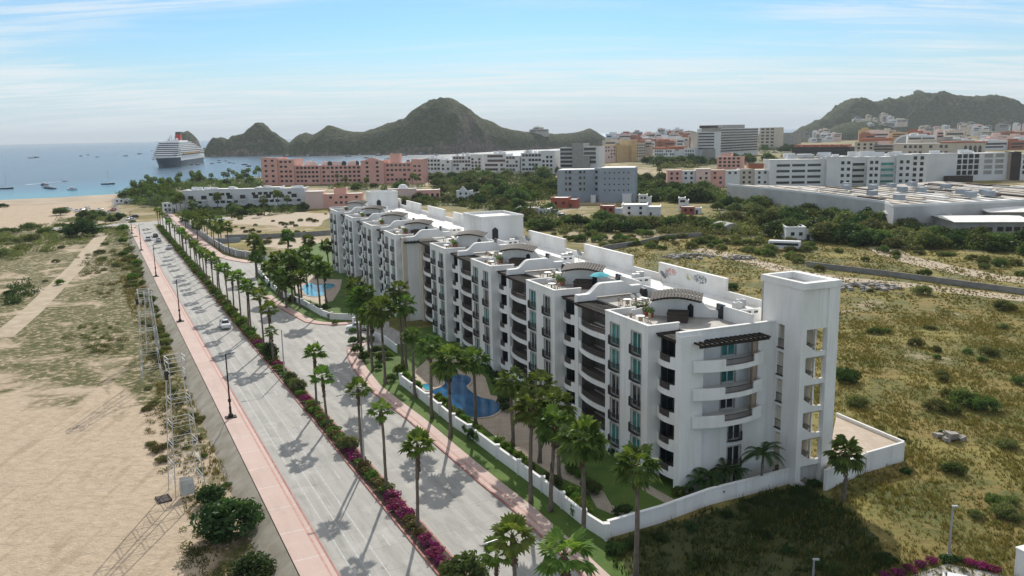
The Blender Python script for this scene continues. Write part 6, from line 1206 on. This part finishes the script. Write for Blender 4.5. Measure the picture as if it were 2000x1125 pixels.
for i, (px, col) in enumerate((((868, 393), 'white'), ((878, 394), 'white'), ((888, 392), 'silver'), ((1062, 408), 'white'), ((1070, 412), 'silver'), ((1082, 416), 'blue'), ((1092, 420), 'white'), ((1100, 424), 'dark'), ((1068, 420), 'white'), ((1110, 428), 'silver'))):
    q = G(*px); car(q.x, q.y, .03, rnd.uniform(0, 3), col, i % 2 == 1, {'white': 'white', 'silver': 'silver', 'dark': 'black', 'blue': 'blue'}[col]+' car parked among the houses behind the apartments, '+nth(i)+' from the sea side', 'cars parked among the houses', False)
# white bus and trailer in the scrub
q = G(1532, 488); o = thing('parked_bus', 'old white bus parked in the scrub behind the apartments', 'bus', q, R(-25)); b = MB(); b.box(-5, 5, -1.2, 1.2, .5, 2.9); b.box(-4.9, 4.9, -1.1, 1.1, 2.9, 3.05); b.build('body', M['white'], o); b = MB()
for y in (-1.21, 1.21): b.box(-4.4, 4.4, y-.02, y+.02, 1.6, 2.4)
b.build('windows', M['darkglass'], o)
for x in (-3.4, 3.2):
    for y in (-1.1, 1.1): w_ = put('wheel', wheel_me, o, (x, y, .5), 0, 1.45)
q = G(1418, 452); o = thing('tarpaulin_tent', 'rounded grey tarpaulin tent in the scrub', 'tent', q, R(15)); b = MB(); b.extr([(-4.5*math.cos(math.pi*i/10), .02+3.6*math.sin(math.pi*i/10)) for i in range(11)], lambda u, v, t: (u, -5+10*t, v), 0, 1); b.build('canvas', M['concrete'], o); b = MB(); b.extr([(-1, .03), (1, .03), (.8, 2), (-.8, 2)], lambda u, v, t: (u, -5.03+.02*t, v), 0, 1); b.build('opening', M['black'], o)
# ------------------------------------------------------------------ lattice towers on the sandy lot
def lattice(label, px, h, rz, w0, w1, lev, panel=False):
    b_ = at_left(px); o = thing('lattice_tower', label, 'lattice tower', b_, rz, 'white lattice towers on the sandy lot'); fr = MB(); f = lambda t: w0+(w1-w0)*t; cs = ((-1, -1), (1, -1), (1, 1), (-1, 1))
    P = lambda c, t: (c[0]*f(t)/2, c[1]*f(t)/2, h*t)
    for c in cs: q = MB(); q.bar(P(c, 0), P(c, 1), .095); q.build('leg', M['lattice'], o)
    for t in lev:
        fr = MB()
        for i in range(4): fr.bar(P(cs[i], t), P(cs[(i+1) % 4], t), .05); fr.bar(P(cs[i], t-.03), P(cs[(i+1) % 4], t-.03), .035)
        fr.build('cross_frame', M['lattice'], o)
    br = MB(); L = [0]+list(lev)
    for k in range(len(L)-1):
        for i in range(4):
            a, c = (cs[i], cs[(i+1) % 4]) if (k+i) % 2 else (cs[(i+1) % 4], cs[i]); br.bar(P(a, L[k]), P(c, L[k+1]-.03), .022)
    br.build('brace', M['lattice'], o); ca = MB()
    for c in cs: ca.bar((c[0]*w1/2*1.1, c[1]*w1/2*1.1, h+.002), (c[0]*w1/2*1.1, c[1]*w1/2*1.1, h+1.1), .09)
    for z in (h+.6, h+1.1):
        for i in range(4): a, c = cs[i], cs[(i+1) % 4]; ca.bar((a[0]*w1*.55, a[1]*w1*.55, z), (c[0]*w1*.55, c[1]*w1*.55, z), .08)
    ca.build('top_cage', M['lattice'], o); q = MB(); q.tube([(-w1*.75, -w1*.6, h-1.2), (-w1*.75, -w1*.6, h-.2)], .22, 8); q.build('pulley', M['black'], o)
    if panel: q = MB(); q.add([(-1.1, -1.5, .1), (.6, -1.6, .1), (.5, -1.1, 2.0), (-.9, -1.0, 2.2)], [(0, 1, 2, 3)]); q.bar((-.9, -1., 2.2), (-.9, -.2, .1), .07); q.bar((.5, -1.1, 2.), (.5, -.2, .1), .07); q.build('base_panel', M['lattice'], o)
lattice('near white lattice tower with a top cage beside the dark tree', (366, 958), 15.2, R(35), 3.4, 1.7, (.13, .27, .42, .58, .76, .97), True)
lattice('white lattice tower further up the sandy lot', (297, 740), 14.6, R(30), 3.2, 1.6, (.15, .35, .6, .8, .97))
lattice('slim far white lattice tower by the weedy bank', (300, 690), 11, R(20), 2.4, 1.2, (.2, .45, .7, .97))
q = at_left((330, 975)); o = thing('sign_board', 'dark rectangular board lying on the sand by the near lattice tower', 'board', (q.x-.6, q.y, LZ+.05), R(35)); b = MB(); b.box(-.7, .7, -1., 1., 0, .08); b.build('board', M['brownwall'], o); b = MB(); b.box(-.72, -.6, -1.02, 1.02, -.02, .14); b.box(.6, .72, -1.02, 1.02, -.02, .14); b.build('frame', M['wood'], o)
# ------------------------------------------------------------------ rubble
def rubble(label, px, r_, seed, n=60):
    q = G(*px); r = random.Random(seed); mb = MB()
    for i in range(n):
        a, d = r.uniform(0, 6.28), r_*math.sqrt(r.random()); s = r.uniform(.25, .8); c = Vector((math.cos(a)*d*1.6, math.sin(a)*d, .5*max(0, 1-d/r_)*1.6+s*.2)); vs = [c+Vector((sx*s*r.uniform(.5, 1), sy*s*r.uniform(.5, 1), sz*s*r.uniform(.3, .7))) for sz in (-1, 1) for sx, sy in ((-1, -1), (1, -1), (1, 1), (-1, 1))]
        mb.add(vs, [(3, 2, 1, 0), (4, 5, 6, 7), (0, 1, 5, 4), (1, 2, 6, 5), (2, 3, 7, 6), (3, 0, 4, 7)])
    o = mb.build('rubble_heap', M['rock'], None, q); tag(o, label, 'rubble heap', 'rubble heaps on the inland lot', 'stuff')
rubble('long heap of pale rubble beside the sandy track behind the roof', (1345, 502), 5, 1, 70); rubble('heap of white stones and rubble right of the stair tower', (1690, 562), 5, 2, 90); rubble('small rubble pile behind the painted parapet panel', (1440, 505), 3, 3, 40); rubble('grey debris pile by the block wall and bush', (1850, 858), 1.0, 4, 14)
# near car park corner, bottom right
for i, (px, mk) in enumerate((((1752, 1122), 'purple'), ((1775, 1114), 'purple'), ((1798, 1107), 'purple'), ((1820, 1100), 'purple'), ((1845, 1096), 'dark'), ((1870, 1098), 'dark'), ((1895, 1104), 'purple'), ((1918, 1110), 'purple'), ((1940, 1116), 'purple'), ((1730, 1130), 'purple'))):
    q = G(*px); shrub(mk, q.x, q.y, 0, .75, ('magenta' if mk == 'purple' else 'dark green')+' hedge shrub round the near car park corner, '+nth(i)+' of the row', 'hedge shrubs round the near car park', .8)
q = G(1996, 1128); o = thing('gate_pillar', 'white square pillar at the corner of the near car park', 'pillar', q, R(20)); b = MB(); b.box(-.45, .45, -.45, .45, -.1, 2.6); b.build('shaft', M['stucco'], o); b = MB(); b.box(-.52, .52, -.52, .52, 2.602, 2.75); b.build('cap', M['stucco'], o)
b = MB(); b.sheet([G(*p).xy for p in ((1735, 1140), (1850, 1102), (1950, 1122), (2100, 1180), (1800, 1260))], .05); struct('car_park', b, M['road'])
# ------------------------------------------------------------------ cruise ship: x from the bow (0) to the stern
sp = G(316, 328, SEA); ship = thing('cruise_ship', 'large white and dark blue cruise ship with a red funnel anchored in the bay', 'cruise ship', sp, math.atan2(1, math.tan(R(-10.5))))
SL = 285.; hullm = mat('ship_hull', (.028, .055, .075), (.035, .07, .09), .05, .5)
def station(x, z):
    fl = 1-math.exp(-max(x, 0)/ (26.+14*max(0, (14-z)/14))) ; return 19*min(1, fl*1.12)*(1 if x < SL*.93 else 1-.25*(x-SL*.93)/(SL*.07))
xs = [0, 2, 5, 9, 14, 20, 28, 40, 60, 100, 160, 220, 265, SL]; lv = [-1, 0, 4, 9, 15]; mb = MB()
for z in lv:
    off = 11*(1-max(z, 0)/15.)
    row = [(x+(off if x < 60 else 0)*(1-x/60. if x < 60 else 0), station(x, z), z) for x in xs]; mb.v += row; mb.v += [(p[0], -p[1], p[2]) for p in row]
n = len(xs)
for k in range(len(lv)-1):
    for sd_ in (0, n):
        for i in range(n-1): a = k*2*n+sd_+i; mb.f.append((a, a+1, a+1+2*n, a+2*n))
    a = k*2*n+n-1; mb.f.append((a, a+n, a+3*n, a+2*n))
t0 = (len(lv)-1)*2*n; mb.f += [(t0+i, t0+i+1, t0+n+i+1, t0+n+i) for i in range(n-1)]; mb.build('hull', hullm, ship)
def sdeck(x0, x1, z0, z1, w_, m, nm, rake=0., rnd_=10):
    out = [(x0+rnd_*(1-math.sin(math.pi*i/10)), -w_*math.cos(math.pi*i/10)) for i in range(11)]; q = MB(); q.prism([(x, y) for x, y in out]+[(x1, w_), (x1, -w_)], z0, z1); return q.build(nm, m, ship)
sdeck(10, SL-6, 15.01, 17.6, 18.2, M['white'], 'deck'); sdeck(24, SL-6, 17.61, 19.2, 17.6, M['darkglass'], 'window_band'); sdeck(22, SL-6, 19.21, 21, 18.6, M['white'], 'deck')
for k in range(6):
    z = 21.01+3.1*k; x = 30+k*2.6; w_ = 19.0 if k != 1 else 23.5; sdeck(x+1.5+2.4*k, SL-8-20*k, z, z+1.5, 17.8-.5*k, M['darkglass'], 'window_band', rnd_=9); sdeck(x+2.4*k, SL-8-20*k if k != 1 else x+9, z+1.51, z+3.09, w_-(.5*k if k != 1 else 0), M['white'], 'deck', rnd_=9 if k != 1 else 3)
    if k == 1: sdeck(x+9.02, SL-12, z+1.51, z+3.09, 19, M['white'], 'deck', rnd_=1)
sdeck(84, SL-120, 39.62, 42, 12, M['white'], 'deck')
fun = MB(); fp = [(-9, 0), (9, 0), (11, 12), (-5, 13)]
fun.extr(fp, lambda u, v, t: (150+u, -4+8*t, 42.01+v*.8), 0, 1); fun.build('funnel', M['red'], ship); fun = MB(); fun.extr([(-5.2, 13.02), (11, 12.02), (13, 15), (15, 18), (-2, 18)], lambda u, v, t: (150+u, -3.8+7.6*t, 42.01+v*.8), 0, 1); fun.build('funnel_top', M['black'], ship)
q = MB(); q.box(56, SL-8, -19.25, 19.25, 9.5, 15.0); q.build('promenade_side', M['white'], ship)
mq = MB()
for x, y, h in ((90, 0, 9), (96, 4, 6), (96, -5, 6), (120, 0, 7)): mq.tube([(x, y, 42), (x, y, 42+h)], .6, 6)
mq.build('mast', M['steel'], ship)
for x, y in ((98, 6), (98, -7), (108, 0)): q = MB(); q.lathe([(.1, 45.8), (1.6, 45), (2.3, 43.5), (1.8, 42.2), (1, 42)], 10, x, y); q.build('radar_dome', M['white'], ship)
for i in range(9):
    for s_ in (-1, 1): q = MB(); q.lathe([(.1, -4.6), (1.5, -3.4), (1.8, 0), (1.5, 3.4), (.1, 4.6)], 8); o = q.build('lifeboat', M['yellow'], ship, (80+i*18, s_*20.2, 20)); o.rotation_euler = (0, R(90), 0)
# ------------------------------------------------------------------ small boats
def hull_mesh(m, L=9., B_=1.5, name='hull'):
    q = MB(); X = [-L/2, -L/4, 0, L/4, L*.4, L/2]; Wd = [.8, 1, 1, .8, .42, .0]
    for z, k in ((-.3, .6), (.9, 1.)):
        for s_ in (1, -1): q.v += [(x*(1 if z > 0 else .93), s_*B_*w_*k, z+(.35*(x/L+.5)**2 if z > 0 else 0)) for x, w_ in zip(X, Wd)]
    n = 6
    for s_ in (0, n): q.f += [(s_+i, s_+i+1, s_+i+1+2*n, s_+i+2*n) for i in range(n-1)]
    q.f += [(2*n+i, 2*n+i+1, 3*n+i+1, 3*n+i) for i in range(n-1)]; q.f.append((0, n, 3*n, 2*n)); return q.mesh(name, m)
BH = [hull_mesh(M['white']), hull_mesh(CP['dark']), hull_mesh(CP['blue'])]; cq = MB(); cq.box(-2.2, 1.4, -1.0, 1.0, .95, 1.9); cq.box(-1.8, .8, -.95, .95, 2.5, 2.6); [cq.box(x-.05, x+.05, y-.05, y+.05, 1.9, 2.5) for x in (-1.7, .7) for y in (-.85, .85)]; cab_me = cq.mesh('cabin', M['white']); gq = MB(); gq.box(-1.9, 1.42, -1.02, 1.02, 1.3, 1.7); gl_me = gq.mesh('windows', M['darkglass'])
r8 = random.Random(5); BP = [(60, 309), (70, 308), (158, 305), (172, 303), (190, 307), (245, 305), (272, 301), (300, 312), (398, 309), (405, 305), (413, 303), (415, 320), (428, 314), (428, 318), (441, 315), (448, 318), (456, 319), (478, 322), (486, 325), (455, 302), (520, 302), (530, 303), (582, 301), (610, 302), (640, 302), (655, 301), (680, 306), (702, 304), (715, 309), (757, 311), (823, 302), (86, 362), (95, 368), (102, 369), (142, 371), (90, 366), (386, 322), (372, 322), (600, 305), (560, 306), (790, 304), (740, 304), (850, 304)]
for i, (px, py) in enumerate(sorted(BP)):
    q = G(px, py, SEA); o = thing('motor_boat', ['white', 'dark', 'blue'][i % 3]+' motor boat at anchor in the bay, '+nth(i)+' counted from the open sea side', 'boat', q, r8.uniform(-.5, .5)+(math.pi if r8.random() < .5 else 0), 'small boats in the bay'); s = r8.uniform(1.0, 1.6)*(1.25 if py < 312 else .8); o.scale = (s,)*3; put('hull', BH[i % 3], o); put('cabin', cab_me, o); put('windows', gl_me, o)
for px, py, top, lab in ((12, 369, 335, 'dark hulled sailing yacht with bare mast off the beach'), (211, 360, 332, 'sailing yacht with a tall bare mast near the palm grove')):
    q = G(px, py, SEA); h = HT(q, top)-SEA; o = thing('sailing_yacht', lab, 'sailing yacht', q, R(8), 'sailing yachts in the bay'); s = 1.25; put('hull', BH[1], o, scale=(1.5, 1.2, 1.1)); put('cabin', cab_me, o, scale=(.9, .8, .6)); b = MB(); b.tube([(.5, 0, .9), (.5, 0, h)], .12, 6); b.build('mast', M['steel'], o); b = MB(); b.tube([(.5, 0, 2.2), (-4.6, 0, 2.4)], .14, 6); b.build('boom', M['steel'], o); b = MB(); b.tube([(.5, 0, h-.2), (6.2, 0, 1.3)], .03, 4); b.tube([(.5, 0, h-.2), (-6, 0, 1.1)], .03, 4); b.build('rigging', M['steel'], o)
q = G(126, 354, SEA); o = thing('speed_boat', 'speed boat trailing a long white wake off the beach', 'boat', q, R(25)); put('hull', BH[0], o, scale=.7); put('cabin', cab_me, o, scale=.6)
wk = MB(); a, c = G(124, 354, SEA).xy, G(50, 361, SEA).xy; d = (c-a); nn = Vector((-d.y, d.x)).normalized(); r9 = random.Random(2); L_, R_ = [], []
for i in range(15): t = i/14; p = a+d*t; w_ = .6+2.2*t; L_.append(p+nn*(w_*r9.uniform(.6, 1.1))); R_.append(p-nn*(w_*r9.uniform(.6, 1.1)))
for i in range(14): wk.sheet([L_[i], L_[i+1], R_[i+1], R_[i]], SEA+.06)
tag(wk.build('foam_wake', mat('sea_foam', (.75, .78, .8), (.35, .45, .5), .25, .8, lo=.4, hi=.6)), 'white foam wake behind the speed boat', None, None, 'stuff')
# potted plants on the roof terraces
potl = leaf_cloud('leaves', [(0, 0, .85, .45, .45, .45)], 90, .12, M['hedge'], 5)
for x, y, lab in POTS: o = onroof('potted_plant', 'leafy potted plant '+lab, 'potted plant', x, y, group='potted plants on the roof terraces'); put('pot', pot_me, o); put('leaves', potl, o)
